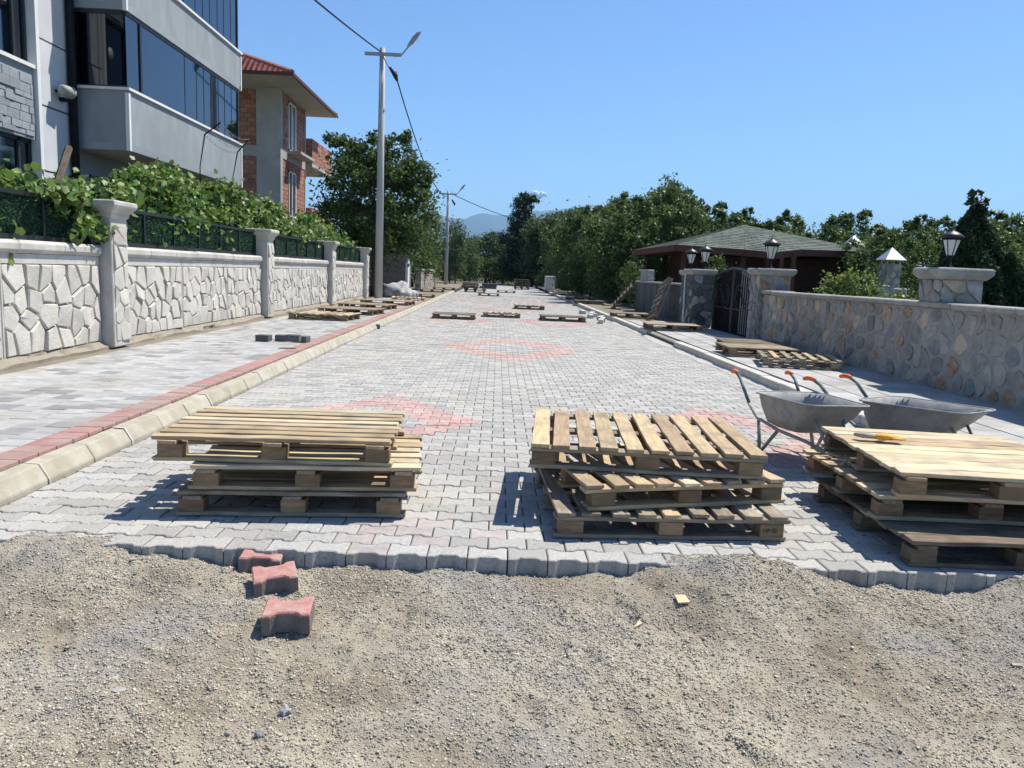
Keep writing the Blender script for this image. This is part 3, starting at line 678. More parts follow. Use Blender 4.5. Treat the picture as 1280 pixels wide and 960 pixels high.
def trunk_mb(h, r, limbs, rg, lean=(0, 0)):
    mb = MB(); pts = [Vector((lean[0] * t + 0.05 * math.sin(t * 5) * h * .2, lean[1] * t, -0.05 + h * t)) for t in (0, .2, .45, .75, 1)]
    mb.tube(pts, [r * 1.25, r, r * .85, r * .6, r * .4], 8)
    for tgt in limbs:
        t = Vector(tgt); st = pts[2].lerp(pts[4], rg.uniform(0, 1)); mid = st.lerp(t, .5) + Vector((0, 0, .12 * (t - st).length))
        mb.tube([st, mid, t], [r * .45, r * .28, r * .08], 6)
    return mb
def tree(name, label, cat, loc, blobs, nclump, nleaf, lsize, leafmat, seed, trunk_h, trunk_r, group=None, spread=.2, shell=.55, up=.35, ratio=.55, nlimb=7):
    rg = np.random.default_rng(seed); t = thing(name, label, cat, loc, group=group)
    limbs = [tuple(np.array(b[:3]) + rg.normal(0, .35, 3) * np.array(b[3:6]) * .6) for b in (blobs * 3)[:nlimb]]
    trunk_mb(trunk_h, trunk_r, limbs, rg).build('trunk', 'bark', t, smooth=True, world=False)
    P = clumps(blobs, nclump, nleaf, rg, spread, shell); P = P[P[:, 2] > 0.05]
    V = leaves(P, lsize, rg, up, ratio)
    link('crown', np_mesh('crown', V, np.arange(len(V)).reshape(-1, 4), leafmat), t)
    return t
def dup(root, loc, rotz, scale, label, group):
    r = root.copy(); COL.objects.link(r); r.location = loc; r.rotation_euler = (0, 0, rotz); r.scale = scale
    r['label'] = label
    if group: r['group'] = group
    for ch in root.children:
        c = ch.copy(); COL.objects.link(c); c.parent = r
        for g_ in ch.children:
            d = g_.copy(); COL.objects.link(d); d.parent = c
    return r

# big walnut-like tree behind the lamp pole
tree('walnut_tree', 'large dark broadleaf tree behind the lamp pole and the garden wall end', 'tree', (-5.65, 35.5, 0.1),
     [(0, 0, 4.4, 2.3, 2.3, 2.1), (-0.9, .3, 5.6, 1.3, 1.4, 1.25), (0.9, -.2, 5.9, 1.2, 1.2, 1.3), (1.2, 0, 3.6, 1.4, 1.5, 1.4), (-1.3, 0, 3.3, 1.4, 1.5, 1.4), (0.1, 0, 7.0, .75, .75, .8), (1.8, 0.2, 5.2, .8, .8, .7), (-1.6, 0.2, 6.4, .7, .7, .7), (1.2, 0.2, 6.9, .5, .5, .5), (0.1, -.5, 2.3, 1.8, 1.5, 1.0)],
     230, 22000, 0.20, 'leaf_walnut', 5, 4.2, 0.2, spread=.17, shell=.5)
# trees along the left verge, further on
gl_ = 'slim young trees along the left verge'
yt = tree('young_tree', 'slim young pale green tree on the left verge beyond the second pole', 'tree', (-5.6, 62, 0.1),
     [(0, 0, 3.0, .95, .95, 2.0), (.3, 0, 4.6, .6, .6, 1.2), (-.3, 0, 2.0, .9, .9, 1.0)], 80, 4200, 0.2, 'leaf_far', 11, 3.8, .07, gl_, spread=.3)
for i, (x, y, s_) in enumerate(((-4.2, 76, 1.0), (-6.6, 70, 1.15), (-3.0, 79, .85), (-7.6, 64, 1.1), (-5.0, 80, 1.2), (-3.2, 86, .95))):
    dup(yt, (x, y, .1), i * 1.7, (s_, s_, s_), 'slim young pale green tree on the left verge beyond the second pole', gl_)
gb_ = 'bushy trees behind the shed'
bt = tree('bushy_tree', 'bushy dark green tree crowding behind the small grey shed', 'tree', (-7.2, 45.5, 0.1),
     [(0, 0, 2.6, 1.7, 1.7, 1.7), (.9, 0, 3.6, 1.1, 1.1, 1.0), (-.9, .3, 3.3, 1.2, 1.2, 1.2), (.4, 0, 1.4, 1.6, 1.6, 1.1)], 110, 6500, 0.2, 'leaf_walnut', 13, 2.6, .12, gb_, spread=.2)
for i, (x, y, s_) in enumerate(((-5.9, 49, .95), (-8.5, 52, 1.2), (-6.2, 56, 1.0), (-9.0, 60, 1.3))):
    dup(bt, (x, y, .1), i * 2.1 + 1, (s_, s_, s_), 'bushy dark green tree crowding behind the small grey shed', gb_)
# end of the road
ge_ = 'trees closing off the far end of the road'
et = tree('roadside_tree', 'mid green tree in the row closing off the far end of the road', 'tree', (-1.6, 97, -.1),
     [(0, 0, 3.6, 2.1, 2.1, 2.2), (.9, 0, 5.0, 1.4, 1.4, 1.4), (-1, .3, 4.6, 1.4, 1.4, 1.5), (0, 0, 1.6, 2.3, 2.0, 1.5)], 150, 10000, .26, 'leaf_far', 17, 3.4, .15, ge_)
for i, (x, y, s_) in enumerate(((-6.5, 99, .95), (2.6, 96, 1.02), (5.2, 92, 1.12), (-10.5, 100, .95), (8.6, 94, 1.15), (12.5, 97, 1.2), (0.6, 103, .9), (-4, 105, .8), (-15, 100, 1.0), (-20, 98, 1.0))):
    dup(et, (x, y, -.1), i * 1.3 + .7, (s_, s_, s_ * (.9 + .1 * (i % 3))), 'mid green tree in the row closing off the far end of the road', ge_)
for i, (x, y, s_) in enumerate(((-6.5, 91, 1.0), (-3.4, 93.5, .85), (-.6, 94, .8), (2.4, 93.5, .85), (4.8, 89, 1.0), (7.4, 88, 1.15), (-9.5, 90, 1.2))):
    dup(bt, (x, y, -.1), i * 2.7, (s_, s_, s_ * .9), 'low dark bushy tree filling in beneath the trees at the road end', ge_)
for i, (x, y, s_) in enumerate(((5.3, 85, 1.28), (7.4, 83, 1.30), (9.2, 80, 1.32), (3.9, 90, 1.2))):
    dup(et, (x, y, -.1), i * 1.1 + .3, (s_, s_, s_), 'tall mid green tree beside the dark conifer at the road end', ge_)
tree('pine_tree', 'tall dark conifer standing above the trees at the road end', 'tree', (2.6, 88, -.1),
     [(0, 0, 7.0, 1.7, 1.6, 1.2), (.1, 0, 8.6, 1.5, 1.5, 1.3), (-.9, 0, 5.3, 1.9, 1.6, 1.1), (.4, 0, 9.6, 1.1, 1.1, .9), (-.2, 0, 3.8, 2.2, 2.0, 1.2), (-.6, 0, 2.3, 2.2, 2.0, 1.2)], 150, 15000, .24, 'leaf_conifer', 19, 8.2, .16, spread=.18, shell=.3)
# hazel thicket along the right verge
gh_ = 'dense trees overhanging the right verge'
ht = tree('hazel_tree', 'dense dark leafy tree overhanging the shaded right verge', 'tree', (6.6, 40, .1),
     [(0, 0, 2.6, 2.0, 2.0, 1.9), (1.1, .2, 3.9, 1.3, 1.3, 1.2), (-1.1, 0, 3.7, 1.3, 1.3, 1.2), (0.2, 0, 4.6, 1.0, 1.0, .8), (0, 0, 1.1, 2.2, 2.2, 1.0), (-.9, -.5, 2.0, 1.5, 1.5, 1.5)], 230, 24000, .165, 'leaf_hazel', 23, 2.6, .1, gh_, spread=.135, shell=.4)
for i, (x, y, s_) in enumerate(((7.4, 45.5, 1.12), (6.3, 52, 1.1), (9.6, 43, 1.2), (6.6, 59, 1.1), (8.2, 50, 1.25), (10.8, 48, 1.2), (6.8, 66, 1.05), (9.8, 58, 1.35), (6.2, 73, 1.1), (8.2, 81, 1.3))):
    dup(ht, (x, y, .1), i * 1.9 + .4, (s_, s_, s_ * (1 if i != 3 else 1.1)), 'dense dark leafy tree in the second row behind the right verge' if x > 8 and y < 60 else 'dense dark leafy tree overhanging the right verge before the white cabinet' if y < 62 else 'dense leafy tree on the right verge beyond the white cabinet', gh_)
tree('poplar_tree', 'tall bright green tree rising above the dense right verge trees', 'tree', (9.7, 47, .1),
     [(0, 0, 4.0, 1.5, 1.5, 2.0), (.2, 0, 5.9, 1.1, 1.1, 1.2), (-.7, 0, 5.0, 1.0, 1.0, 1.0)], 90, 6000, .2, 'leaf_far', 29, 4.4, .12)
# hazels behind the pavilion
gp_ = 'hazels behind the pavilion and the stone wall'
hz = tree('orchard_hazel', 'broad hazel bush with many upright shoots behind the pavilion garden', 'tree', (12.2, 42.5, .1),
     [(0, 0, 2.3, 1.9, 1.9, 1.9), (1.2, .2, 3.6, .9, .9, .9), (-1.1, 0, 3.7, .9, .9, .9), (0.1, 0, 4.2, .8, .8, .8), (0, 0, 1.0, 2.1, 2.1, 1.0), (-.4, 0, 4.7, .35, .35, .5), (1.3, 0, 4.4, .3, .3, .5), (.6, .2, 4.8, .25, .25, .4)], 170, 12000, .17, 'leaf_hazel', 31, 2.4, .08, gp_, spread=.15)
for i, (x, y, s_) in enumerate(((15.6, 42, 1.0), (18.8, 41, 1.02), (15.5, 31.5, .72), (19.4, 36, .9), (21.8, 38.5, .95), (18.9, 30.5, .80), (21.0, 31.0, .78), (23.2, 32, .86), (17.0, 26.5, .66), (19.2, 27, .66), (25.5, 33, .9), (21.4, 27.5, .7), (12.8, 47, 1.15), (24, 37, 1.0), (14.0, 44.5, 1.05), (17.2, 39.5, .95), (16.9, 34, .78), (14.2, 39.8, .9), (22.4, 35.5, .9), (20.6, 33.5, .85), (26.5, 36, 1.0), (17.8, 29, .72), (23.0, 29.5, .78), (10.6, 46.5, 1.05))):
    u_ = 623 + 961 * x / y
    dup(hz, (x, y, .1), i * 2.3 + .9, (s_, s_, s_), 'broad hazel bush with upright shoots rising behind the green pavilion roof' if u_ < 1010 else 'broad hazel bush between the pavilion end and the stone chimney' if u_ < 1110 else 'broad hazel bush between the stone chimney and the squat wall pillar' if u_ < 1185 else 'broad hazel bush beyond the dark cypresses', gp_)
# clipped cypresses behind the stone wall
def cypress(label, loc, h, r, seed, wisps=True):
    rg = np.random.default_rng(seed); t = thing('cypress', label, 'cypress', loc, group='cypresses behind the stone wall')
    MB().tube([(0, 0, -.05), (0, 0, h * .5)], [.06, .03], 7).build('trunk', 'bark', t, world=False)
    n = 22000; z = h * rg.uniform(0, 1, n) ** 0.9; tt = z / h; prof = r * np.where(tt < .25, .82 + .18 * tt / .25, np.clip(1 - ((tt - .25) / .76) ** 2.0, .02, 1))
    a = rg.uniform(0, 6.283, n); q = prof * (rg.uniform(.35, 1, n) ** .5) * (1 + .10 * np.sin(a * 5 + z * 6))
    P = np.stack([np.cos(a) * q, np.sin(a) * q, z + .03], -1)
    if wisps:
        k = 130; w = rg.integers(0, 3, k); zz = rg.uniform(0, 1, k); P = np.concatenate([P, np.stack([(-.08, .03, .11)[0] * (w == 0) + .03 * (w == 1) + .12 * (w == 2) + rg.normal(0, .02, k) * (1.3 - zz), rg.normal(0, .04, k), h * .93 + zz * .17 * h * (1 - .25 * (w == 2))], -1)])
    V = leaves(P, .115, rg, 0.0, .5); link('crown', np_mesh('crown', V, np.arange(len(V)).reshape(-1, 4), 'leaf_conifer'), t)
cypress('dark green conical cypress with wispy top beside the wall lantern', (7.02, 11.5, .13), 2.50, .62, 41)
cypress('short rounded dark cypress at the foot of the tall wispy one', (7.42, 11.2, .13), 1.78, .56, 42, False)
# garden shrub by the wall
def shrub(label, loc, rx, ry, h, seed, n=3500, mat='leaf_shrub', size=.085):
    rg = np.random.default_rng(seed); t = thing('garden_shrub', label, 'shrub', loc)
    MB().tube([(0, 0, -.05), (.03, 0, h * .5), (.1, .05, h * .8)], [.025, .02, .008], 6).tube([(0, 0, 0), (-.15, .05, h * .6)], [.02, .008], 6).build('stem', 'bark', t, world=False)
    P = clumps([(0, 0, h * .55, rx, ry, h * .5), (rx * .5, 0, h * .7, rx * .5, ry * .5, h * .35), (-rx * .55, 0, h * .6, rx * .5, ry * .5, h * .35)], 70, n, rg, .18, .4); P = P[P[:, 2] > .02]
    V = leaves(P, size, rg, .3, .6); link('foliage', np_mesh('foliage', V, np.arange(len(V)).reshape(-1, 4), mat), t)
shrub('bright green rose shrub topping the stone wall in front of the pavilion', (6.75, 14.9, .13), .62, .5, 1.42, 51, 4200)
shrub('low green shrub between the stone chimney and the wall pillar', (9.4, 17.5, .13), .5, .5, 1.2, 52, 2200)
shrub('climbing plant spilling over the gate pillar beside its lanterns', (5.85, 21.0, .13), .4, .3, 1.9, 53, 1500, 'leaf_hazel')
shrub('rough bush growing at the far corner of the dark fence wall', (5.6, 32.4, .1), .45, .5, 2.1, 54, 1800, 'leaf_hazel')

# ---- grape vines behind the garden wall, one per stretch
def vine(label, y0, y1, ztop, seed, n, x=-6.3, spill=None):
    rg = np.random.default_rng(seed); t = thing('grape_vine', label, 'vine', (x, (y0 + y1) / 2, .1), group='grape vines along the garden wall')
    blobs = []; y = y0 + .4; k = 0
    while y < y1:
        zt = ztop(y); blobs.append((rg.uniform(-.15, .2), y - (y0 + y1) / 2, zt - .55, .55 + rg.uniform(0, .15), .6, .5)); blobs.append((rg.uniform(-.1, .25), y - (y0 + y1) / 2 + .2, zt - .95, .6, .6, .55)); blobs.append((rg.uniform(-.05, .2), y - (y0 + y1) / 2, 1.9, .45, .6, .35)); y += .55
    st = MB()
    for b in blobs[::4]: st.tube([(b[0] - .2, b[1] + rg.uniform(-.2, .2), -.1), (b[0] - .1, b[1], b[2] * .5), (b[0], b[1] + .1, b[2] + .2)], [.025, .02, .008], 6)
    for k in range(9):
        b = blobs[rg.integers(0, len(blobs))]; st.tube([(b[0], b[1], b[2]), (b[0] + .3, b[1] - .2, b[2] + .35), (b[0] + .55, b[1] - .5, b[2] + .2)], [.008, .006, .003], 5)
    st.build('stem', 'vine_stem', t, smooth=True, world=False)
    P = clumps(blobs, int(len(blobs) * 9), n, rg, .20, .45)
    if spill is not None: P = np.concatenate([P, spill - np.array(t.location)])
    # broad, slightly folded grape leaves (two quads each)
    m_ = len(P); a = rg.normal(0, 1, (m_, 3)); a[:, 2] -= .6; a /= np.linalg.norm(a, axis=1)[:, None]
    nr = rg.normal(0, .8, (m_, 3)) + np.array([.7, -.25, .9]); b_ = np.cross(nr, a); b_ /= np.linalg.norm(b_, axis=1)[:, None]; c_ = np.cross(a, b_)
    s = (.10 * rg.uniform(.55, 1.25, m_))[:, None]
    V = np.stack([P - a * s * .42, P + a * s * .6, P + b_ * s * .58 + c_ * s * .16 + a * s * .12, P + b_ * s * .36 + c_ * s * .1 - a * s * .45, P - b_ * s * .58 + c_ * s * .16 + a * s * .12, P - b_ * s * .36 + c_ * s * .1 - a * s * .45], 1).reshape(-1, 3)
    i0 = np.arange(m_)[:, None] * 6; F = np.concatenate([i0 + np.array([[0, 3, 2, 1]]), i0 + np.array([[0, 1, 4, 5]])])
    tag(link('vine_leaves', np_mesh('vine_leaves', V, F, 'leaf_vine'), t), kind='stuff')
rs = np.random.default_rng(77)
k = 420; tt = rs.uniform(0, 1, k)
sp1 = np.stack([-5.42 + .12 * np.sin(tt * 9) + rs.normal(0, .05, k), 9.75 + 1.05 * tt ** .7 * rs.uniform(.75, 1.1, k) - .9 * rs.uniform(0, 1, k) ** 3, 2.15 - .55 * tt ** 2 + rs.normal(0, .06, k)], -1)
vine('yellow green grape vine trailing over the fence beside the leaning wooden post', 5.5, 11.2, lambda y: 2.32 + .10 * math.sin(y * 2.1) + max(0, y - 10.2) * .35, 61, 9000, spill=sp1)
vine('lush green grape vine heaped above the long fence panel below the balcony', 11.2, 17.8, lambda y: float(np.interp(y, [11, 11.7, 12.9, 14.4, 16.2, 18.7, 21.3, 24.7, 28.8, 31], [2.55, 2.68, 2.80, 2.96, 3.06, 3.08, 3.02, 2.90, 2.6, 2.5])) - .08 + .10 * math.sin(y * 1.9), 62, 19000)
vine('green grape vine above the fence panel past the second pillar', 17.8, 24.6, lambda y: float(np.interp(y, [11, 11.7, 12.9, 14.4, 16.2, 18.7, 21.3, 24.7, 28.8, 31], [2.55, 2.68, 2.80, 2.96, 3.06, 3.08, 3.02, 2.90, 2.6, 2.5])) - .08 + .10 * math.sin(y * 1.9), 63, 13000)
vine('green grape vine at the wall end in front of the brick house', 24.6, 30.6, lambda y: float(np.interp(y, [11, 11.7, 12.9, 14.4, 16.2, 18.7, 21.3, 24.7, 28.8, 31], [2.55, 2.68, 2.80, 2.96, 3.06, 3.08, 3.02, 2.90, 2.6, 2.5])) - .08 + .10 * math.sin(y * 1.9), 64, 6500)
# leaning post and vine hoops
wp = on_x(68, 240, -5.75); wq = on_x(86, 184, -5.75)
o = MB().tube([wp - (wq - wp) * 3.0, wq], [.055, .05], 5).build('wooden_post', 'wood_old'); tag(o, 'weathered leaning wooden post among the vines above the fence', 'post')

# ================================================================== APARTMENT BUILDING (left)
AX, BX_ = -9.30, -8.10           # street wall, balcony front
apt = thing('apartment_building', 'pale grey apartment building with dark glazed balconies and stone-clad window bay', 'building', (-12, 18, 0))
MB().box(-17, AX, 17.30, 24.9, 0.1, 11.5).build('wall', 'plaster_grey', apt)
MB().box(-17, AX - .28, 9.0, 17.30, 0.1, 11.5).build('bay_wall', 'interior', apt)
# pier of plaster panels with open joints
zz = [0.1, 1.75, 3.05, 4.34, 5.62, 6.90, 8.2, 9.5, 11.5]
for a_, b_ in zip(zz[:-1], zz[1:]): B(AX - .27, AX + .02, 16.22, 17.295, a_ + .018, b_ - .018).build('pier_panel', 'plaster_white', apt)
B(AX - .27, AX - .03, 16.2, 17.29, .1, 11.5).build('pier_core', 'dark_frame', apt)
B(AX - .27, AX + .05, 16.08, 16.19, .1, 11.5).build('pier_edge', 'trim_white', apt)
# window bay: stone cladding, sill, windows, for two storeys
rc = random.Random(8)
for fl, (zb, zt) in enumerate(((3.62, 4.98), (6.9, 8.2), (.3, 1.6))):
    spn = B(AX - .27, AX - .03, 9.0, 16.06, zb, zt).build('spandrel', 'clad_stone', apt)
    if fl < 2:
        z = zb + .05; r_ = 0
        while z < zt - .16:
            h = rc.choice((.10, .14, .18)); y = 12.2 + rc.uniform(0, .3)
            while y < 16.0:
                L_ = rc.uniform(.18, .42)
                y1 = min(y + L_, 16.0)
                if y1 - y > .06: B(AX - .05, AX - .03 + rc.uniform(.012, .045), y + .004, y1 - .004, z + .004, z + h - .004).build('cladding_stone', 'clad_stone', spn, bevel=.006)
                y = y1
            z += h
    B(AX - .27, AX + .03, 9.0, 16.06, zt, zt + .07).build('sill', 'trim_white', spn)
for zb, zt in ((5.05, 6.9), (1.67, 3.62), (8.27, 9.9)):
    wd = MB(); 
    for y in (9.2, 10.6, 12.0, 13.4, 14.75, 15.62, 15.98): wd.box(AX - .20, AX - .12, y, y + .07, zb, zt)
    wd.box(AX - .20, AX - .12, 9.2, 16.05, zt - .07, zt); wd.box(AX - .20, AX - .12, 9.2, 16.05, zb, zb + .05)
    w_ = wd.build('window', 'dark_frame', apt)
    for y0_, y1_ in ((9.27, 10.6), (10.67, 12.0), (12.07, 13.4), (13.47, 14.75), (14.82, 15.62), (15.69, 15.98)):
        B(AX - .17, AX - .16, y0_, y1_, zb + .05, zt - .07).build('pane', 'glass', w_)
B(AX - .262, AX - .255, 14.85, 15.3, 5.15, 6.6).build('curtain', 'curtain', apt)
MB().lathe([(.02, 0), (.13, .02), (.14, .05), (.05, .07)], (0, 0, 0), 14).build('tmp', 'trim_white')  # replaced below
bpy.data.objects.remove(bpy.data.objects['tmp'])
dk = MB().lathe([(.02, 0), (.125, .015), (.135, .045), (.04, .06)], (0, 0, 0), 14); dk.v = [(AX - .20 + z, 15.45 + x, 6.18 + y) for x, y, z in dk.v]
dk.build('wall_fan', 'trim_white', apt, smooth=True)
# balconies
for zb, zt, gt in ((3.68, 4.93, 6.56), (6.57, 7.62, 9.25), (9.26, 10.4, 11.5)):
    y0_, y1_ = 17.40, 24.62; t = .14
    B(AX + .001, BX_, y0_, y1_, zb, zb + .14).build('balcony_slab', 'plaster_grey', apt)
    B(BX_ - t, BX_, y0_ + t, y1_ - .001, zb + .141, zt).build('parapet', 'plaster_grey', apt)
    B(AX + .001, BX_, y0_, y0_ + t - .001, zb + .141, zt).build('parapet', 'plaster_grey', apt)
    B(AX + .001, BX_, y1_, y1_ + t, zb + .1, zt).build('parapet', 'plaster_grey', apt)
    cpn = MB(); cpn.box(BX_ - t - .04, BX_ + .05, y0_ - .05, y1_ + t + .05, zt, zt + .055); cpn.box(AX + .001, BX_ - t - .041, y0_ - .05, y0_ + t + .04, zt, zt + .055)
    cpn.build('coping', 'trim_white', apt)
    B(BX_ - .06, BX_ + .022, y0_ - .022, y0_ + .06, zb - .01, zt - .05).build('corner_bead', 'trim_white', apt)
    B(BX_ - .06, BX_ + .022, y1_ + t - .05, y1_ + t + .022, zb - .01, zt - .05).build('corner_bead', 'trim_white', apt)
    if zb > 9: continue
    fr = MB(); zg = zt + .056; xg = BX_ - .06; yg = y0_ + .07
    fr.box(xg - .03, xg + .03, yg, y1_, gt - .07, gt - .002); fr.box(xg - .02, xg + .02, yg, y1_, zg, zg + .05)
    fr.box(AX + .01, xg - .031, yg - .03, yg + .03, gt - .07, gt - .002); fr.box(AX + .01, xg - .021, yg - .02, yg + .02, zg, zg + .05)
    fr.box(xg - .035, xg + .035, yg + .62, yg + .70, zg, gt - .071)
    fr.box(xg - .035, xg + .035, y1_ - .06, y1_, zg, gt - .071)
    gfr = fr.build('glazing_frame', 'dark_frame', apt)
    ys = [yg + .01, yg + .62] + [yg + .70 + (y1_ - .06 - yg - .70) * q for q in (0, .38, .50, .58, .66, .75, .83, .92, 1)]
    ys = [ys[0], ys[1]] + ys[2:]
    for i in range(len(ys) - 1):
        if i == 1: continue
        B(xg - .006, xg + .006, ys[i] + .004, ys[i + 1] - .006, zg + .05, gt - .07).build('pane', 'glass', gfr)
        if i > 1: B(xg - .012, xg + .014, ys[i + 1] - .012, ys[i + 1] + .004, zg + .05, gt - .07).build('pane_seal', 'dark_frame', gfr)
    for a_, b_ in ((AX + .02, AX + .56), (AX + .57, xg - .03)): B(a_, b_, yg - .006, yg + .006, zg + .05, gt - .07).build('pane', 'glass_side', gfr)
    # things seen dimly inside
    B(AX + .002, AX + .03, 19.2, 21.6, zb + .2, gt - .25).build('balcony_door', 'interior', apt)
    lp = MB().lathe([(.02, 0), (.10, .015), (.10, .05), (.02, .06)], (0, 0, 0), 14); lp.v = [(AX + .003 + z, 18.1 + x, gt - .42 + y) for x, y, z in lp.v]
    lp.build('balcony_lamp', 'trim_white', apt, smooth=True)
    B(AX + .002, AX + .02, 17.6, 24.6, zb + .15, gt - .01).build('balcony_back_wall', 'interior', apt)
# roof overhang end, downpipe, flood lamp, ground floor openings
MB().tube([(AX + .12, 17.22, .15), (AX + .12, 17.22, 11.4)], .085, 10).build('downpipe', 'black_metal', apt, smooth=True)
fl = MB(); fl.box(AX + .02, AX + .12, 16.85, 17.0, 4.55, 4.62); fl.build('lamp_bracket', 'black_metal', apt)
fp = on_x(83, 114, AX + .25)
fb = MB().lathe([(.05, 0), (.10, .03), (.115, .2), (.13, .34), (.10, .345)], (0, 0, 0), 12); fb.v = [(fp.x + x, fp.y - .18 + z, fp.z + y) for x, y, z in fb.v]
fb.build('flood_lamp', 'galvanised', apt, smooth=True)
MB().tube([(AX + .02, fp.y, fp.z), (fp.x, fp.y, fp.z)], .025, 6).build('lamp_arm', 'black_metal', apt)
B(AX + .002, AX + .03, 18.0, 19.6, .9, 3.2).build('ground_floor_window', 'glass_side', apt)
B(AX + .002, AX + .03, 20.6, 23.8, 1.2, 3.3).build('ground_floor_window', 'glass_side', apt)

# ================================================================== BRICK HOUSE (left, under construction)
HX, HY0, HY1 = -9.80, 35.2, 39.75
hs = thing('brick_house', 'unfinished red brick house with concrete frame and tiled hip roof', 'house', (-13.5, 38, 0))
MB().box(-18, HX - .08, HY0 + .08, HY1 - .02, .1, 9.3).build('brick_infill', 'brick_joint', hs)
MB().box(-18, HX - 1.9, HY1, 47, .1, 9.3).build('rear_wing', 'hollow_brick', hs)
cf = MB()
for z0, z1 in ((8.88, 9.42), (6.02, 6.48), (3.0, 3.5), (.1, .5)):
    cf.box(-18, HX, HY0, HY0 + .3, z0, z1); cf.box(HX - .3, HX, HY0 + .3, HY1, z0, z1)
for z0, z1 in ((.5, 3.0), (3.5, 6.02), (6.48, 8.88)):
    cf.box(-10.86, HX - .001, HY0 + .002, HY0 + .35, z0, z1); cf.box(-15, -14.4, HY0 + .002, HY0 + .3, z0, z1)
    cf.box(HX - .299, HX - .003, HY1 - .22, HY1 - .003, z0, z1)
cf.build('concrete_frame', 'concrete', hs)
rbk = random.Random(14)
def brick_rows(mb, face, a0, a1, z0, z1, depth, step=.195, ln=.30):
    z = z0 + .01; r_ = 0
    while z < z1 - .05:
        y = a0 - (ln / 2 if r_ % 2 else 0); h = min(step - .016, z1 - z - .004)
        while y < a1:
            p, q = max(y + .006, a0 + .004), min(y + ln - .006, a1 - .004)
            if q - p > .03:
                d = depth + rbk.uniform(-.006, .006)
                if face == 'x': mb.box(HX - .10, HX - .06 + d, p, q, z, z + h)
                else: mb.box(p, q, HY0 + .06 - d, HY0 + .10, z, z + h)
            y += ln
        z += step; r_ += 1
bx_ = MB()
for z0, z1, wz0, wz1 in ((3.5, 6.02, 3.6, 5.65), (6.48, 8.88, 6.6, 8.72)):
    brick_rows(bx_, 'y', -14.4, -10.87, z0, z1, .02)
    brick_rows(bx_, 'x', HY0 + .35, 36.55, z0, z1, .03); brick_rows(bx_, 'x', 37.85, HY1 - .22, z0, z1, .03)
    brick_rows(bx_, 'x', 36.55, 37.85, wz1, z1, .03)
tag(bx_.build('hollow_bricks', 'hollow_brick', hs), kind='stuff')
for wz0, wz1 in ((3.52, 5.62), (6.5, 8.68)):
    wf = MB(); 
    for y in (36.58, 37.14, 37.75): wf.box(HX - .09, HX + .01, y, y + .08, wz0, wz1)
    wf.box(HX - .09, HX + .01, 36.58, 37.83, wz1 - .08, wz1); wf.box(HX - .09, HX + .01, 36.58, 37.83, wz0, wz0 + .08)
    w_ = wf.build('window', 'trim_white', hs)
    B(HX - .06, HX - .05, 36.66, 37.14, wz0 + .08, wz1 - .08).build('pane', 'glass', w_); B(HX - .06, HX - .05, 37.22, 37.75, wz0 + .08, wz1 - .08).build('pane', 'glass', w_)
B(HX + .001, HX + .62, 36.3, 39.0, 6.34, 6.46).build('window_slab', 'concrete', hs)
# balconies of the rear wing
for z0, z1 in ((6.22, 7.5), (3.05, 4.32)):
    b_ = B(HX - 1.89, HX + .30, HY1 + .002, 44.4, z0, z0 + .16).build('balcony_slab', 'concrete', hs)
    pb = MB(); z = z0 + .17; r_ = 0
    while z < z1 - .1:
        y = HY1 + .02 - (.15 if r_ % 2 else 0)
        while y < 44.35:
            p, q = max(y, HY1 + .02), min(y + .292, 44.38)
            if q - p > .04: pb.box(HX + .16, HX + .285 + rbk.uniform(0, .015), p, q, z, z + .185)
            y += .30
        x = HX - .95
        while x < HX + .15: pb.box(x, x + .27, HY1 + .015, HY1 + .13 + rbk.uniform(0, .01), z, z + .185); x += .28
        z += .20; r_ += 1
    tag(pb.build('balcony_bricks', 'hollow_brick', b_), kind='stuff')
# hip roof
ez = 8.93; ex0, ex1, ey0, ey1 = -18.4, -8.70, 32.9, 41.5
sf = MB(); sf.add([(ex0, ey0, ez), (ex1, ey0, ez), (ex1, ey1, ez), (ex0, ey1, ez), (ex0, ey0, ez + .10), (ex1, ey0, ez + .10), (ex1, ey1, ez + .10), (ex0, ey1, ez + .10)], [(0, 1, 2, 3), (4, 7, 6, 5), (0, 4, 5, 1), (1, 5, 6, 2), (2, 6, 7, 3), (3, 7, 4, 0)])
sf.build('soffit', 'concrete', hs)
rz = 11.0; ra, rb_ = (ex0 + 4.4, (ey0 + ey1) / 2), (ex1 - 4.4, (ey0 + ey1) / 2)
rfm = MB(); rfm.add([(ex0 - .05, ey0 - .05, ez + .11), (ex1 + .05, ey0 - .05, ez + .11), (ex1 + .05, ey1 + .05, ez + .11), (ex0 - .05, ey1 + .05, ez + .11), (ra[0], ra[1], rz), (rb_[0], rb_[1], rz)], [(0, 1, 5, 4), (1, 2, 5), (2, 3, 4, 5), (3, 0, 4)])
roof = rfm.build('roof', 'roof_tile', hs)
gt_ = MB(); gt_.box(ex0 - .08, ex1 + .10, ey0 - .10, ey0 - .05, ez + .0, ez + .13); gt_.box(ex1 + .05, ex1 + .10, ey0 - .05, ey1 + .08, ez, ez + .13)
gt_.build('gutter', 'fascia_red', hs)
tl = MB()
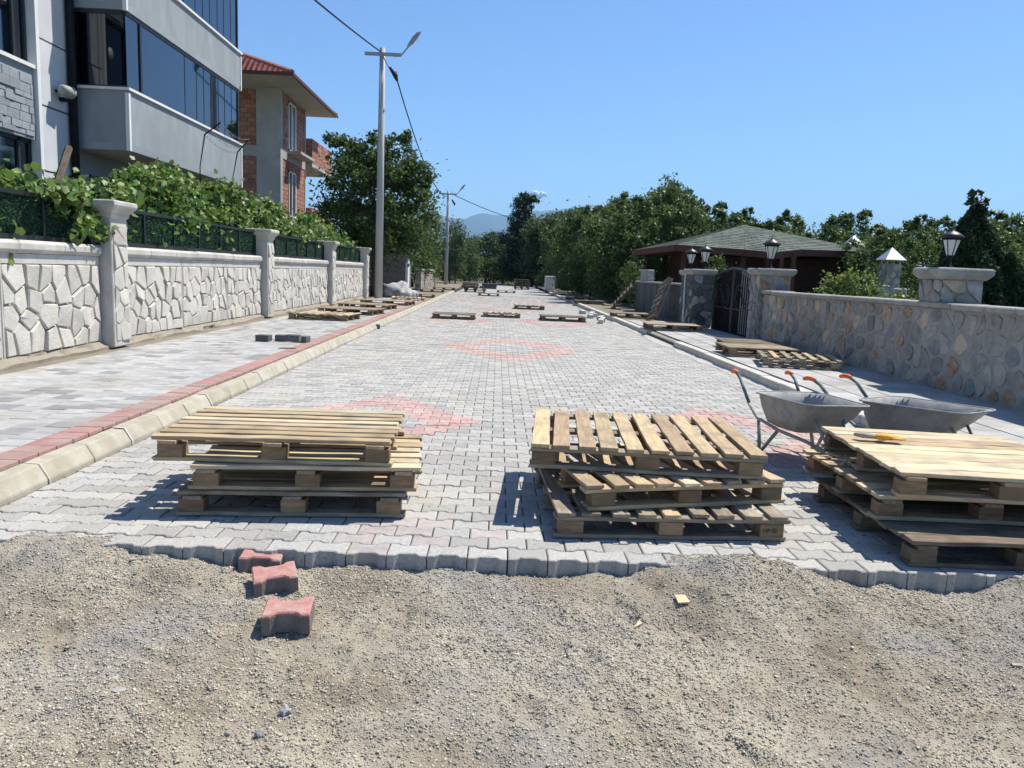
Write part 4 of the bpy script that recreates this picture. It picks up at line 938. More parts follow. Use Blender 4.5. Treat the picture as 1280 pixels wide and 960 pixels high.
def tile_face(p0, p1, q0, q1, rows_, cols):     # p0-p1 eave edge, q0-q1 ridge edge
    p0, p1, q0, q1 = map(Vector, (p0, p1, q0, q1)); nrm = (p1 - p0).cross(q0 - p0).normalized()
    if nrm.z < 0: nrm = -nrm
    for r_ in range(rows_):
        a_, b_ = p0.lerp(q0, r_ / rows_), p1.lerp(q1, r_ / rows_); c_, d_ = p0.lerp(q0, (r_ + 1.05) / rows_), p1.lerp(q1, (r_ + 1.05) / rows_)
        n = max(1, int(cols * (b_ - a_).length / (p1 - p0).length))
        for k in range(n):
            e0, e1 = a_.lerp(b_, k / n), a_.lerp(b_, (k + .9) / n); f0, f1 = c_.lerp(d_, k / n), c_.lerp(d_, (k + .9) / n); mid0, mid1 = (e0 + e1) / 2 + nrm * .085, (f0 + f1) / 2 + nrm * .05
            tl.add([e0 + nrm * .035, mid0, e1 + nrm * .035, f1 + nrm * .004, mid1, f0 + nrm * .004, e0 - nrm * .01, e1 - nrm * .01], [(0, 1, 4, 5), (1, 2, 3, 4), (6, 7, 2, 1, 0)])
tile_face((ex0, ey0, ez + .12), (ex1, ey0, ez + .12), (ra[0], ra[1], rz), (rb_[0], rb_[1], rz), 16, 44)
tile_face((ex1, ey0, ez + .12), (ex1, ey1, ez + .12), (rb_[0], rb_[1], rz), (rb_[0], rb_[1] + .01, rz), 16, 40)
tag(tl.build('roof_tiles', 'roof_tile', roof), kind='stuff')
rc_ = MB(); rc_.tube([(ex1 + .02, ey0 - .02, ez + .16), (rb_[0], rb_[1], rz + .03)], .11, 6); rc_.tube([(ra[0], ra[1], rz + .03), (rb_[0], rb_[1], rz + .03)], .11, 6); rc_.tube([(ex1 + .02, ey1 + .02, ez + .16), (rb_[0], rb_[1], rz + .03)], .11, 6)
rc_.build('ridge_tiles', 'roof_tile', roof)

# ================================================================== POLES, LAMPS, CABLES
def lamp_pole(label, x, y, h, r, arm):
    t = thing('street_lamp', label, 'street lamp', (x, y, .12), group='concrete street lamp poles')
    MB().tube([(0, 0, -.1), (0, 0, h * .5), (0, 0, h)], [r, r * .82, r * .62], 14).build('pole', 'pole_concrete', t, smooth=True, world=False)
    MB().box(-.65, .75, -.22, -.14, h - .34, h - .22).build('crossarm', 'lamp_grey', t, world=False)
    a0, a1 = Vector((.75, -.18, h - .30)), Vector((1.05, -.2, h + .06))
    MB().tube([(.5, -.18, h - .34), a0, a1], .03, 7).build('lamp_arm', 'lamp_grey', t, world=False)
    hd = MB(); d = (a1 - a0).normalized(); sd = Vector((0, 1, 0)); up = d.cross(sd) * -1
    if up.z < 0: up = -up
    rings = []
    for s_, w, th_ in ((-.05, .05, .05), (.06, .09, .07), (.35, .15, .10), (.62, .12, .07), (.72, .04, .03)):
        c = a1 + d * s_; rings.append([c + sd * w, c + sd * w * .6 + up * th_, c - sd * w * .6 + up * th_, c - sd * w, c - sd * w * .6 - up * th_ * .4, c + sd * w * .6 - up * th_ * .4])
    hd.loft(rings); lh = hd.build('lamp_head', 'lamp_grey', t, smooth=False, world=False)
    c0, c1 = a1 + d * .12 - up * .055, a1 + d * .5 - up * .055
    MB().loft([[c0 + sd * .07, c0 - sd * .07], [c1 + sd * .10, c1 - sd * .10]], close=False, caps=False).build('lamp_lens', 'frosted', lh, world=False)
    MB().tube([(.32, -.2, h - .75), (.55, -.2, h - 1.05), (.62, -.2, h - 1.25)], [.05, .10, .05], 8).build('cable_clamp', 'cable', t, world=False)
    return t
P1, P2 = (-4.86, 31.7), (-4.70, 70.0)
lamp_pole('concrete street lamp pole standing at the end of the garden wall', *P1, 9.75, .17, 1)
lamp_pole('distant concrete street lamp pole on the verge among young trees', *P2, 8.2, .18, 1)
def cable(label, a, b, sag, r=.022, n=24):
    a, b = Vector(a), Vector(b); pts = [a.lerp(b, k / n) - Vector((0, 0, sag * 4 * (k / n) * (1 - k / n))) for k in range(n + 1)]
    o = MB().tube(pts, r, 6).build('power_cable', 'cable'); tag(o, label, 'cable', 'overhead cables')
top1 = Vector((P1[0], P1[1] - .2, 9.65)); top2 = Vector((P2[0], P2[1] - .2, 8.05)); cl1 = Vector((P1[0] + .62, P1[1] - .2, 8.65))
q = on_y(398, -4, 21.0)
cable('black overhead cable running from the near lamp pole towards the apartment building', top1, q + (q - top1) * 1.4, .15, .026)
cable('black overhead cable sagging between the two lamp poles', cl1, top2 - Vector((0, 0, .2)), 1.2, .028)
cable('black overhead cable running from the distant lamp pole into the roadside trees', top2 + Vector((.6, 0, -.1)), on_y(700, 285, 88), .5, .035)
cable('short black jumper cable looping from the pole top down to its clamp', top1, cl1 + Vector((0, 0, .3)), .2, .018)

# barbed wire brackets above the vines
bw = thing('barbed_wire_fence', 'bent iron brackets with barbed wire strands rising from the vines', 'barbed wire', (-6.4, 19, .1))
pts = [(on_x(250, 208, -6.4), on_x(256, 168, -6.4), on_x(276, 153, -6.1)), (on_x(291, 222, -6.4), on_x(297, 190, -6.4), on_x(311, 174, -6.1))]
for a_, b_, c_ in pts: MB().tube([Vector((a_.x, a_.y, .1)), a_, b_, c_], [.012, .012, .017, .017], 6).build('bracket', 'black_metal', bw)
for k in (0, .35, .7, 1.0):
    a_, b_ = pts[0][1].lerp(pts[0][2], k), pts[1][1].lerp(pts[1][2], k); w = MB(); n = 14
    w.tube([a_.lerp(b_, i / n) - Vector((0, 0, .12 * 4 * (i / n) * (1 - i / n))) for i in range(n + 1)], .004, 5)
    for i in range(1, n): c_ = a_.lerp(b_, i / n) - Vector((0, 0, .12 * 4 * (i / n) * (1 - i / n))); w.tube([c_ - Vector((.02, 0, .02)), c_ + Vector((.02, 0, .02))], .004, 4)
    w.build('wire', 'galvanised', bw)

# ================================================================== LEFT, BEYOND THE WALL
sg = thing('side_gate', 'narrow black metal side gate between the wall end and the pole', 'gate', (-5.4, 32.2, .1))
B(-5.44, -5.38, 31.55, 33.1, .18, 2.05).build('gate_leaf', 'black_metal', sg, bevel=.01)
MB().tube([(-5.40, 31.5, 0), (-5.40, 31.5, 2.2)], .04, 8).build('post', 'black_metal', sg); MB().tube([(-5.40, 33.15, 0), (-5.40, 33.15, 2.2)], .04, 8).build('post', 'black_metal', sg)
for z in (.6, 1.2, 1.8): B(-5.372, -5.35, 31.6, 33.05, z, z + .05).build('rail', 'dark_frame', sg)
sd_ = thing('shed', 'small dark grey shed with pale corrugated roof edge beside the low block wall', 'shed', (-6.3, 42, .1))
MB().box(-7.7, -4.95, 41.6, 44.2, .08, 2.15).build('wall', 'shade_toned_masonry', sd_)
rf_ = MB()
for k in range(14): x = -7.9 + k * .23; rf_.add([(x, 41.35, 2.33), (x + .115, 41.35, 2.38), (x + .23, 41.35, 2.33), (x + .23, 44.4, 2.13), (x + .115, 44.4, 2.18), (x, 44.4, 2.13)], [(0, 1, 4, 5), (1, 2, 3, 4)])
rf_.build('roof', 'galvanised', sd_)
B(-4.948, -4.90, 42.2, 43.0, .12, 1.9).build('door', 'white_paint', sd_, bevel=.008)
lw = thing('block_wall', 'low pinkish concrete block wall beyond the shed', 'wall', (-4.75, 50, .1))
rl = random.Random(4)
B(-4.90, -4.66, 46.5, 56.4, .05, 1.3).build('core', 'brick_joint', lw)
for r_ in range(6):
    y = 46.45 - (.2 if r_ % 2 else 0)
    while y < 56.4:
        B(-4.95, -4.61 + rl.uniform(-.01, .01), max(y, 46.45) + .008, min(y + .4, 56.45) - .008, .08 + r_ * .205, .08 + r_ * .205 + .195).build('block', 'concrete' if rl.random() < .5 else 'old_footing', lw); y += .4
B(-5.0, -4.55, 46.4, 56.5, 1.312, 1.40).build('coping', 'concrete', lw)
gt2 = thing('gate_post', 'rusty brown gate post at the end of the block wall', 'post', (-4.7, 57.2, .1)); B(-4.9, -4.6, 57.0, 57.4, .0, 1.75).build('shaft', 'hollow_brick', gt2, bevel=.02); B(-4.95, -4.55, 56.95, 57.45, 1.751, 1.83).build('cap', 'concrete', gt2, bevel=.02)

# ================================================================== RIGHT STONE WALL
rw_ = random.Random(33)
SX = 5.66
sw = thing('stone_wall', 'low rubble stone boundary wall of grey and rusty stones with flat coping', 'wall', (SX + .2, 9.7, .1))
MB().box(SX, SX + .40, 3.0, 16.36, .05, 1.17).build('mortar_core', 'rubble_mortar', sw)
def smat(r): q = r.random(); return 'stone_grey' if q < .62 else 'stone_blue' if q < .84 else 'stone_warm' if q < .91 else 'stone_rust'
fr_r = lambda s_, t_, d: Vector((SX - d, -s_, t_))
stl = []
for poly in voronoi(-16.34, -3.0, .16, 1.155, jitter_seeds(-16.34, -3.0, .16, 1.155, .25, .225, .5, rw_), .028):
    if abs(poly_area(poly)) < .004: continue
    p = chaikin(poly, 1, .25)
    k = rw_.uniform(.76, .97); c0 = sum(q[0] for q in p) / len(p); c1 = sum(q[1] for q in p) / len(p)
    p = [(c0 + (x - c0) * k, c1 + (y - c1) * k) for x, y in p]
    stl.append((abs(-c0 - 8), p))
stl.sort(key=lambda q: q[0])
acc = {}
for i, (_, p) in enumerate(stl):
    mb = stone_mb(p, rw_.uniform(.005, .014), fr_r, .09, .3, rw_); mt = smat(rw_)
    if i < 300: mb.build('stone', mt, sw)
    else: acc.setdefault(mt, MB()).add(mb.v, mb.f)
for mt, mb in acc.items(): tag(mb.build('stone_field', mt, sw), kind='stuff')
y = 3.0
while y < 16.3:
    L_ = min(rw_.uniform(.7, 1.3), 16.36 - y); dz = rw_.uniform(-.006, .012)
    B(SX - .06, SX + .46, y + .004, y + L_ - .004, 1.172 + dz, 1.245 + dz).build('coping', 'rubble_mortar', sw, bevel=.015); y += L_
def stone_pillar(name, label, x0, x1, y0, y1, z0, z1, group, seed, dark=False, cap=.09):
    r = random.Random(seed); t = thing(name, label, 'pillar', ((x0 + x1) / 2, (y0 + y1) / 2, z0), group=group)
    MB().box(x0, x1, y0, y1, z0, z1 - .14).build('core', 'shade_toned_masonry' if dark else 'rubble_mortar', t)  # dark pillars: shade is put into the colour of core and most stones
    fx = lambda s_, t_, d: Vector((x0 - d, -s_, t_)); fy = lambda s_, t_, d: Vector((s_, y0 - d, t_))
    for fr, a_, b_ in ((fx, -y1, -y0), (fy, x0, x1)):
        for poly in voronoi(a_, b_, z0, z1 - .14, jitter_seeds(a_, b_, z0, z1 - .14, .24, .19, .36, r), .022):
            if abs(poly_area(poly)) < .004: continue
            stone_mb(chaikin(poly, 1, .2), r.uniform(.012, .03), fr, .09, .5, r).build('stone', 'shade_toned_masonry' if dark and r.random() < .7 else smat(r), t)
    MB().loft([[(x0 - e, y0 - e, z), (x1 + e, y0 - e, z), (x1 + e, y1 + e, z), (x0 - e, y1 + e, z)] for z, e in ((z1 - .139, .03), (z1 - .07, cap), (z1, cap), (z1 + .012, cap - .03))]).build('cap', 'rubble_mortar', t, bevel=.012)
    return t
gpl = 'stone pillars of the boundary wall'
stone_pillar('wall_pillar', 'squat stone pillar with wide cap rising above the wall beside the cypresses', SX - .02, SX + .50, 9.75, 10.25, 1.25, 1.68, gpl, 1)
stone_pillar('gate_pillar', 'stone gate pillar where the rubble wall meets the black gate', SX - .10, SX + .55, 16.37, 16.95, .08, 1.70, gpl, 2)
stone_pillar('gate_pillar', 'stone gate pillar with shade put into its dark colour, creeper on its top', 5.13, 5.62, 20.2, 21.05, .05, 1.68, gpl, 3, True)
stone_pillar('fence_pillar', 'narrow stone pillar with shade put into its dark colour, behind the thin white pipe', 5.35, 5.75, 21.9, 22.5, .05, 1.66, gpl, 4, True)

def lantern(label, x, y, z, s_):
    t = thing('wall_lantern', label, 'lantern', (x, y, z), group='lanterns on the stone pillars'); k = s_
    MB().lathe([(.09 * k, 0), (.09 * k, .02 * k), (.035 * k, .05 * k), (.03 * k, .16 * k), (.055 * k, .2 * k), (.06 * k, .22 * k)], n=10).build('stem', 'black_metal', t, smooth=True, world=False)
    bd = MB().lathe([(.062 * k, .221 * k), (.135 * k, .48 * k)], n=6).build('lamp_glass', 'frosted', t, world=False)
    rb2 = MB()
    for i in range(6):
        a = 2 * math.pi * (i + .5) / 6; rb2.tube([(.065 * k * math.cos(a), .065 * k * math.sin(a), .22 * k), (.139 * k * math.cos(a), .139 * k * math.sin(a), .48 * k)], .008 * k, 5)
    rb2.lathe([(.155 * k, .48 * k), (.155 * k, .52 * k)], n=6); rb2.build('lamp_frame', 'black_metal', t, world=False)
    MB().lathe([(.19 * k, .521 * k), (.195 * k, .54 * k), (.13 * k, .59 * k), (.035 * k, .64 * k), (.03 * k, .66 * k), (.008 * k, .68 * k), (.006 * k, .76 * k)], n=12).build('lamp_hood', 'dark_frame', t, smooth=True, world=False)
lantern('large black lantern with frosted glass on the squat wall pillar', SX + .18, 10.0, 1.69, .75)
lantern('black lantern on the gate pillar where the rubble wall ends', SX + .18, 16.65, 1.71, .98)
lantern('black lantern standing over the creeper on the dark gate pillar', 5.45, 20.5, 1.69, .95)
lantern('black lantern on the narrow pillar behind the white pipe', 5.5, 22.2, 1.67, .95)

# gate with arch and spikes
ga = thing('entrance_gate', 'black arched metal double gate with spikes and scrollwork bars', 'gate', (5.7, 18.6, .05))
def arch(y): return 1.50 + .22 * math.sin(math.pi * min(max((y - 17.0) / 3.2, 0), 1))
for ya, yb in ((17.0, 18.57), (18.60, 20.18)):
    n = 14; ys = [ya + (yb - ya) * i / n for i in range(n + 1)]
    mb = MB(); mb.loft([[(5.70, y, .14), (5.73, y, .14), (5.73, y, arch(y) - .08), (5.70, y, arch(y) - .08)] for y in ys])
    lf = mb.build('gate_leaf', 'black_metal', ga)
    fr = MB(); fr.tube([(5.68, y, arch(y)) for y in ys], .03, 6); fr.tube([(5.68, ya + .02, .1), (5.68, ya + .02, arch(ya))], .03, 6); fr.tube([(5.68, yb - .02, .1), (5.68, yb - .02, arch(yb))], .03, 6); fr.tube([(5.68, ya, .75), (5.68, yb, .75)], .02, 6)
    fr.build('leaf_frame', 'dark_frame', lf)
    for i in range(1, 10):
        y = ya + (yb - ya) * i / 10; MB().tube([(5.675, y, .2), (5.675, y, arch(y) - .02)], .011, 6).build('bar', 'tube_grey' if ya < 17.5 and i < 7 else 'black_metal', lf)
        MB().tube([(5.68, y, arch(y)), (5.68, y, arch(y) + .13)], [.012, .002], 5).build('spike', 'dark_frame', lf)
    c = (ya + yb) / 2; sc = MB()
    for s0 in (-1, 1):
        for r_ in (.28, .18): sc.tube([(5.66, c + s0 * (.3 - r_ * math.cos(a)), .95 + r_ * math.sin(a) * s0 + .1) for a in np.linspace(0, 4.6, 16)], .012, 5)
    sc.build('scrollwork', 'dark_frame', lf)
# frame tower beside the gate (dark doorway frame)
df = thing('door_frame', 'tall narrow dark door frame standing behind the gate pillar', 'frame', (6.9, 18.0, .13))
x0, x1 = on_y(975, 330, 18.0).x, on_y(994, 330, 18.0).x; zt = on_y(985, 316, 18.0).z
MB().box(x0, x0 + .07, 17.96, 18.04, .1, zt).box(x1 - .07, x1, 17.96, 18.04, .1, zt).box(x0 + .071, x1 - .071, 17.96, 18.04, zt - .08, zt - .001).build('frame', 'dark_wood', df)

# white pipe, dark fence wall
pw = MB().tube([on_z(853, 409, .13), on_y(857, 342, on_z(853, 409, .13).y + .35)], .022, 8).build('pipe', 'white_paint'); tag(pw, 'thin white pipe leaning against the narrow dark pillar', 'pipe')
fw = thing('fence_wall', 'shaded grey plank-faced wall with pale coping where pallets lean', 'wall', (5.6, 26.5, .05))
MB().box(5.60, 5.80, 22.52, 31.2, .02, 1.22).build('core', 'shade_toned_masonry', fw)
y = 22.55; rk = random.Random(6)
while y < 31.1: B(5.565 + rk.uniform(-.008, .008), 5.599, y, min(y + .27, 31.15), .06, 1.2).build('plank', 'shade_toned_masonry', fw); y += .285
B(5.54, 5.84, 22.52, 31.25, 1.222, 1.29).build('coping', 'concrete', fw, bevel=.01)
bxu = thing('utility_box', 'grey metal utility box standing on the dark fence wall', 'box', (5.7, 29.6, 1.29)); B(5.56, 5.82, 28.9, 30.3, 1.291, 1.72).build('cabinet', 'galvanised', bxu, bevel=.02); B(5.545, 5.559, 29.0, 29.6, 1.33, 1.68).build('door', 'galvanised', bxu)

# ================================================================== PAVILION
pv = thing('pavilion', 'low pavilion with green shingle hip roof and dark red timber posts', 'pavilion', (10.8, 35, .13))
EV = [(6.1, 35.6, 2.62), (7.25, 32.0, 2.80), (10.1, 32.0, 2.72), (11.0, 31.2, 2.62), (12.3, 31.6, 2.80), (16.3, 33.2, 2.90), (16.6, 38.5, 2.85), (8.0, 39.5, 2.8)]
AP = Vector((11.0, 35.2, 3.95)); n = len(EV)
mb = MB(); mb.add([*EV, tuple(AP)], [(i, (i + 1) % n, n) for i in range(n)]); prf = mb.build('roof', 'shingle_green', pv)
shg = MB()
for i in range(n):
    a_, b_ = Vector(EV[i]), Vector(EV[(i + 1) % n]); nrm = (b_ - a_).cross(AP - a_).normalized(); nrm = nrm if nrm.z > 0 else -nrm
    R_ = 16
    for r_ in range(R_):
        p, q = a_.lerp(AP, r_ / R_), b_.lerp(AP, r_ / R_); p2, q2 = a_.lerp(AP, (r_ + 1.15) / R_), b_.lerp(AP, (r_ + 1.15) / R_); L_ = (q - p).length; m_ = max(1, int(L_ / .34)); o_ = .5 if r_ % 2 else 0
        for k in range(-1, m_ + 1):
            t0, t1 = max(0, (k + o_ + .03) / m_), min(1, (k + o_ + .97) / m_)
            if t1 <= t0: continue
            e0, e1, f0, f1 = p.lerp(q, t0), p.lerp(q, t1), p2.lerp(q2, t0), p2.lerp(q2, t1)
            shg.add([e0 + nrm * .03, e1 + nrm * .03, f1 + nrm * .008, f0 + nrm * .008, e0 - nrm * .005, e1 - nrm * .005], [(0, 1, 2, 3), (0, 4, 5, 1)])
tag(shg.build('shingles', 'shingle_green', prf), kind='stuff')
for i in range(n):
    a_, b_ = Vector(EV[i]), Vector(EV[(i + 1) % n]); d = Vector((0, 0, .24)); o_ = (b_ - a_).cross(Vector((0, 0, 1))).normalized() * .04
    MB().loft([[a_, a_ + o_, a_ + o_ - d, a_ - d], [b_, b_ + o_, b_ + o_ - d, b_ - d]]).build('fascia', 'fascia_red', pv)
for i in range(n):
    p = Vector(EV[i]).lerp(Vector((11, 35.2, 2.7)), .12); MB().box(p.x - .09, p.x + .09, p.y - .09, p.y + .09, .1, 2.55).build('post', 'dark_wood', pv)
cl = MB(); c0 = Vector((11, 35.2, 2.56)); cl.add([tuple(Vector(e) - Vector((0, 0, .2))) for e in EV] + [tuple(c0)], [((i + 1) % n, i, n) for i in range(n)]); cl.build('ceiling', 'dark_wood', pv)
B(8.4, 15.6, 34.6, 38.2, .1, 2.5).build('kitchen_wall', 'dark_wood', pv)
for k in range(13): x = 8.45 + k * .52; B(x, x + .47, 34.55, 34.598, .15, 2.4).build('wall_board', 'dark_wood', pv)
B(7.4, 15.4, 32.5, 32.58, .95, 1.05).build('railing', 'dark_wood', pv)

def chimney(label, x, y, w, z1, capz, seed, base=False, z0=.1):
    r = random.Random(seed); t = thing('chimney', label, 'chimney', (x, y, z0), group='stone chimneys with metal caps')
    MB().box(x - w / 2, x + w / 2, y - w / 2, y + w / 2, z0, z1).build('core', 'rubble_mortar', t)
    for fr, a_, b_ in ((lambda s_, t_, d: Vector((s_, y - w / 2 - d, t_)), x - w / 2, x + w / 2), (lambda s_, t_, d: Vector((x - w / 2 - d, -s_, t_)), -y - w / 2, -y + w / 2)):
        for poly in voronoi(a_, b_, max(z0, .8), z1, jitter_seeds(a_, b_, max(z0, .8), z1, .2, .17, .36, r), .035):
            if abs(poly_area(poly)) > .003: stone_mb(chaikin(poly, 1, .2), .025, fr, .1, .4, r).build('stone', 'stone_warm' if r.random() < .55 else 'stone_grey', t)
    e = w * .72
    MB().add([(x - e, y - e, z1 + .09), (x + e, y - e, z1 + .09), (x + e, y + e, z1 + .09), (x - e, y + e, z1 + .09), (x, y, capz), (x, y, z1 + .085)], [(0, 1, 4), (1, 2, 4), (2, 3, 4), (3, 0, 4), (1, 0, 5), (2, 1, 5), (3, 2, 5), (0, 3, 5)]).build('metal_cap', 'metal_cap', t)
    for sx_ in (-1, 1):
        for sy2 in (-1, 1): MB().tube([(x + sx_ * w * .42, y + sy2 * w * .42, z1 - .02), (x + sx_ * w * .42, y + sy2 * w * .42, z1 + .11)], .015, 5).build('cap_leg', 'metal_cap', t)
    if base: MB().box(x - w * 1.3, x + w * .9, y - w * .95, y - w * .53, z0, 1.42).build('fire_base', 'stone_grey', t, bevel=.03)
c = on_y(1112, 340, 19.0); chimney('free-standing stone barbecue chimney with bright pyramid metal cap', c.x, 19.0, .36, on_y(1112, 325, 19).z - .09, on_y(1113, 309, 19).z, 3, True)
c = on_y(1067, 300, 36.0); chimney('grey pyramid-capped chimney behind the end of the pavilion roof', c.x, 36.0, .62, on_y(1067, 311, 36).z, on_y(1067, 294, 36).z, 4)
bn = thing('garden_bench', 'white garden bench end showing above the stone wall', 'bench', (9.3, 13.3, .13))
c0, c1 = on_y(1258, 376, 12.6), on_y(1300, 376, 12.6)
B(c0.x, c1.x + .8, 12.4, 12.85, 1.04, 1.09).build('top', 'white_paint', bn); B(c0.x + .1, c0.x + .2, 12.5, 12.7, .1, 1.04).build('leg', 'white_paint', bn); B(c1.x + .5, c1.x + .6, 12.5, 12.7, .1, 1.04).build('leg', 'white_paint', bn)

# ================================================================== PALLETS
BM = {}
def board(l, w, t, mat, r, chip=0.0):
    v = r.randrange(4); key = (round(l, 2), round(w, 3), round(t, 3), mat, v)
    if key not in BM:
        rr = random.Random(hash(key[:3]) + v); mb = MB(); n = 6; rings = []
        for i in range(n + 1):
            x = -l / 2 + l * i / n; dz = rr.uniform(-.0025, .0025); dw = rr.uniform(-.003, .003)
            rings.append([(x, -w / 2 + dw, -t / 2 + dz), (x, w / 2 + dw, -t / 2 + dz), (x, w / 2 + dw, t / 2 + dz), (x, -w / 2 + dw, t / 2 + dz)])
        rings[0] = [(p[0] + rr.uniform(-.012, .006), p[1], p[2]) for p in rings[0]]; rings[-1] = [(p[0] + rr.uniform(-.006, .012), p[1], p[2]) for p in rings[-1]]
        mb.loft(rings); BM[key] = mb.mesh('board', mat, bevel=.0025)
    return BM[key]
def block(l, w, t, mat):
    key = ('b', round(l, 3), round(w, 3), round(t, 3), mat)
    if key not in BM: BM[key] = B(-l / 2, l / 2, -w / 2, w / 2, -t / 2, t / 2).mesh('block', mat, bevel=.003)
    return BM[key]
def pallet(label, loc, rotz, LX, WY, deck, nb, bw, mats, seed, group, tilt=(0, 0), skip=(), bottom=True, solid=0.0, bh=.075):
    r = random.Random(seed); t = thing('pallet', label, 'pallet', loc, rotz, group); t.rotation_euler = (tilt[0], tilt[1], rotz)
    th, H_ = .022, .022 * 3 + bh; md, mu, mb_ = mats; H2 = math.pi / 2
    zb, zk, zs, zd = th / 2, th + bh / 2, th + bh + th / 2, th * 2 + bh + th / 2
    for k in (-1, 0, 1):         # bottom boards run along x
        link('bottom_board', board(LX, .10, th, mu, r), t, (r.uniform(-.01, .01), k * (WY / 2 - .06), zb + .0005), (0, 0, r.uniform(-.008, .008)))
        for q in (-1, 0, 1):
            link('block', block(.135, .10, bh - .001, mb_), t, (q * (LX / 2 - .085) + r.uniform(-.01, .01), k * (WY / 2 - .06), zk), (0, 0, r.uniform(-.05, .05)))
    for k in (-1, 0, 1):
        if deck == 'x': link('stringer_board', board(WY, .10, th, mu, r), t, (k * (LX / 2 - .085), 0, zs), (0, 0, H2 + r.uniform(-.006, .006)))
        else: link('stringer_board', board(LX, .10, th, mu, r), t, (r.uniform(-.01, .01), k * (WY / 2 - .06), zs), (0, 0, r.uniform(-.006, .006)))
    span = (WY if deck == 'x' else LX) - bw
    for i in range(nb):
        if i in skip: continue
        md = r.choice((mats[0],) * 5 + (ALT[mats[0]],) * 2 + ((mats[1],) if mats[0] != 'wood_tan' else ()))
        p = -span / 2 + span * i / (nb - 1) + r.uniform(-.008, .008); w = bw * r.uniform(.92, 1.06); a = r.uniform(-.012, .012)
        if deck == 'x': link('deck_board', board(LX, w, th, md, r), t, (r.uniform(-.012, .012), p, zd + .001 + r.uniform(0, .002)), (0, 0, a))
        else: link('deck_board', board(WY, w, th, md, r), t, (p, r.uniform(-.012, .012), zd + .001 + r.uniform(0, .002)), (0, 0, H2 + a))
    return t
R_ = math.radians; PH = .143
ALT = {'wood_pale': 'wood_tan', 'wood_tan': 'wood_pale', 'wood_grey': 'wood_tan', 'wood_old': 'wood_grey'}
pale, tan_, grey, old = ('wood_pale', 'wood_tan', 'wood_block'), ('wood_tan', 'wood_tan', 'wood_block'), ('wood_grey', 'wood_grey', 'wood_block'), ('wood_old', 'wood_old', 'wood_old')
g1, g2, g3 = 'pallets in the left front stack', 'pallets in the middle front stack', 'pallets in the right front stack by the wheelbarrows'
pallet('weathered pallet at the bottom of the stack near the beige kerb', (-1.13, 4.62, .003), R_(4), 1.24, .95, 'x', 7, .10, grey, 1, g1)
pallet('brown pallet in the middle of the stack near the beige kerb, its end sticking out', (-1.06, 4.60, PH + .006), R_(5), 1.24, .88, 'x', 7, .095, tan_, 2, g1)
pallet('pale slatted pallet on top of the stack near the beige kerb', (-1.23, 4.64, 2 * PH + .01), R_(2.5), 1.30, .94, 'x', 8, .085, pale, 3, g1)
pallet('weathered pallet at the bottom of the twisted middle stack', (.97, 4.53, .003), R_(3), 1.28, 1.10, 'y', 9, .10, grey, 4, g2)
pallet('pallet turned askew in the middle of the twisted stack', (1.00, 4.60, PH + .006), R_(13), 1.20, 1.0, 'y', 9, .095, tan_, 5, g2)
pallet('tan pallet with ten boards on top of the twisted middle stack', (.93, 4.82, 2 * PH + .01), R_(-4), 1.34, 1.16, 'y', 10, .098, ('wood_tan', 'wood_grey', 'wood_block'), 6, g2)
pallet('dark splintered pallet at the bottom of the stack beside the wheelbarrows', (2.77, 4.30, .003), R_(0), 1.26, 1.22, 'x', 11, .108, old, 7, g3)
pallet('brown pallet in the middle of the stack beside the wheelbarrows', (2.75, 4.53, PH + .006), R_(-1.5), 1.26, 1.10, 'x', 7, .10, ('wood_tan', 'wood_grey', 'wood_block'), 8, g3)
pallet('wide pale pallet on top of the stack beside the wheelbarrows, orange glove on it', (2.81, 4.50, 2 * PH + .01), R_(-4.5), 1.18, 1.25, 'x', 10, .119, pale, 9, g3)
gr_ = 'single pallets lying on the road'
def roadp(label, u0, u1, v, deck, mats, seed, WY=1.0, z=0.003, grp=gr_, rot=0, nb=7, skip=()):
    a, b = on_z(u0, v, z), on_z(u1, v, z); d = (b - a); ang = rot
    c = a + Vector(((b.x - a.x) / 2, WY / 2, 0)); pallet(label, (c.x, (a.y + b.y) / 2 + WY / 2, z), R_(ang), max(1.0, (b.x - a.x)), WY, deck, nb, .10, mats, seed, grp, skip=skip)
roadp('dark pallet lying flat on the road, nearest the left kerb of its row', 538, 594, 399, 'x', old, 21)
roadp('brown pallet lying on the road between its two row neighbours', 603, 650, 397, 'y', grey, 22)
roadp('pallet lying on the road nearest the right kerb of its row', 677, 731, 402, 'x', old, 23)
roadp('pallet with raised slats lying on the road behind the front row', 643, 680, 387, 'y', old, 24)
roadp('single far pallet on the road in front of the distant pallet heap', 597, 624, 370, 'x', old, 25)
roadp('far flat pallet on the road beside the distant pallet heap', 621, 644, 366, 'x', old, 26)
zs_ = .153; gl2 = 'pallets lying on the left sidewalk'
pallet('pale open-slatted pallet lying on the left sidewalk behind the stacked black pavers', (-4.0, 18.1, zs_), R_(-6), 1.38, 1.1, 'y', 8, .095, ('wood_pale', 'wood_grey', 'wood_block'), 31, gl2)
pallet('brown closed pallet on the left sidewalk behind the pale slatted one', (-3.86, 20.6, zs_), R_(-8), 1.5, 1.1, 'x', 9, .11, grey, 32, gl2)
pallet('grey pallet on the left sidewalk in the middle of the line of pallets', (-3.9, 23.4, zs_), R_(-10), 1.5, 1.1, 'x', 8, .11, grey, 33, gl2)
pallet('grey pallet on the left sidewalk beside the lamp pole foot', (-3.75, 26.6, zs_), R_(-6), 1.7, 1.1, 'x', 8, .11, grey, 34, gl2)
pallet('bright tan pallet lying beside the heap of grey sacks', (-3.55, 31.0, .115), R_(4), 1.3, 1.1, 'y', 8, .10, ('wood_tan', 'wood_tan', 'wood_tan'), 35, gl2)
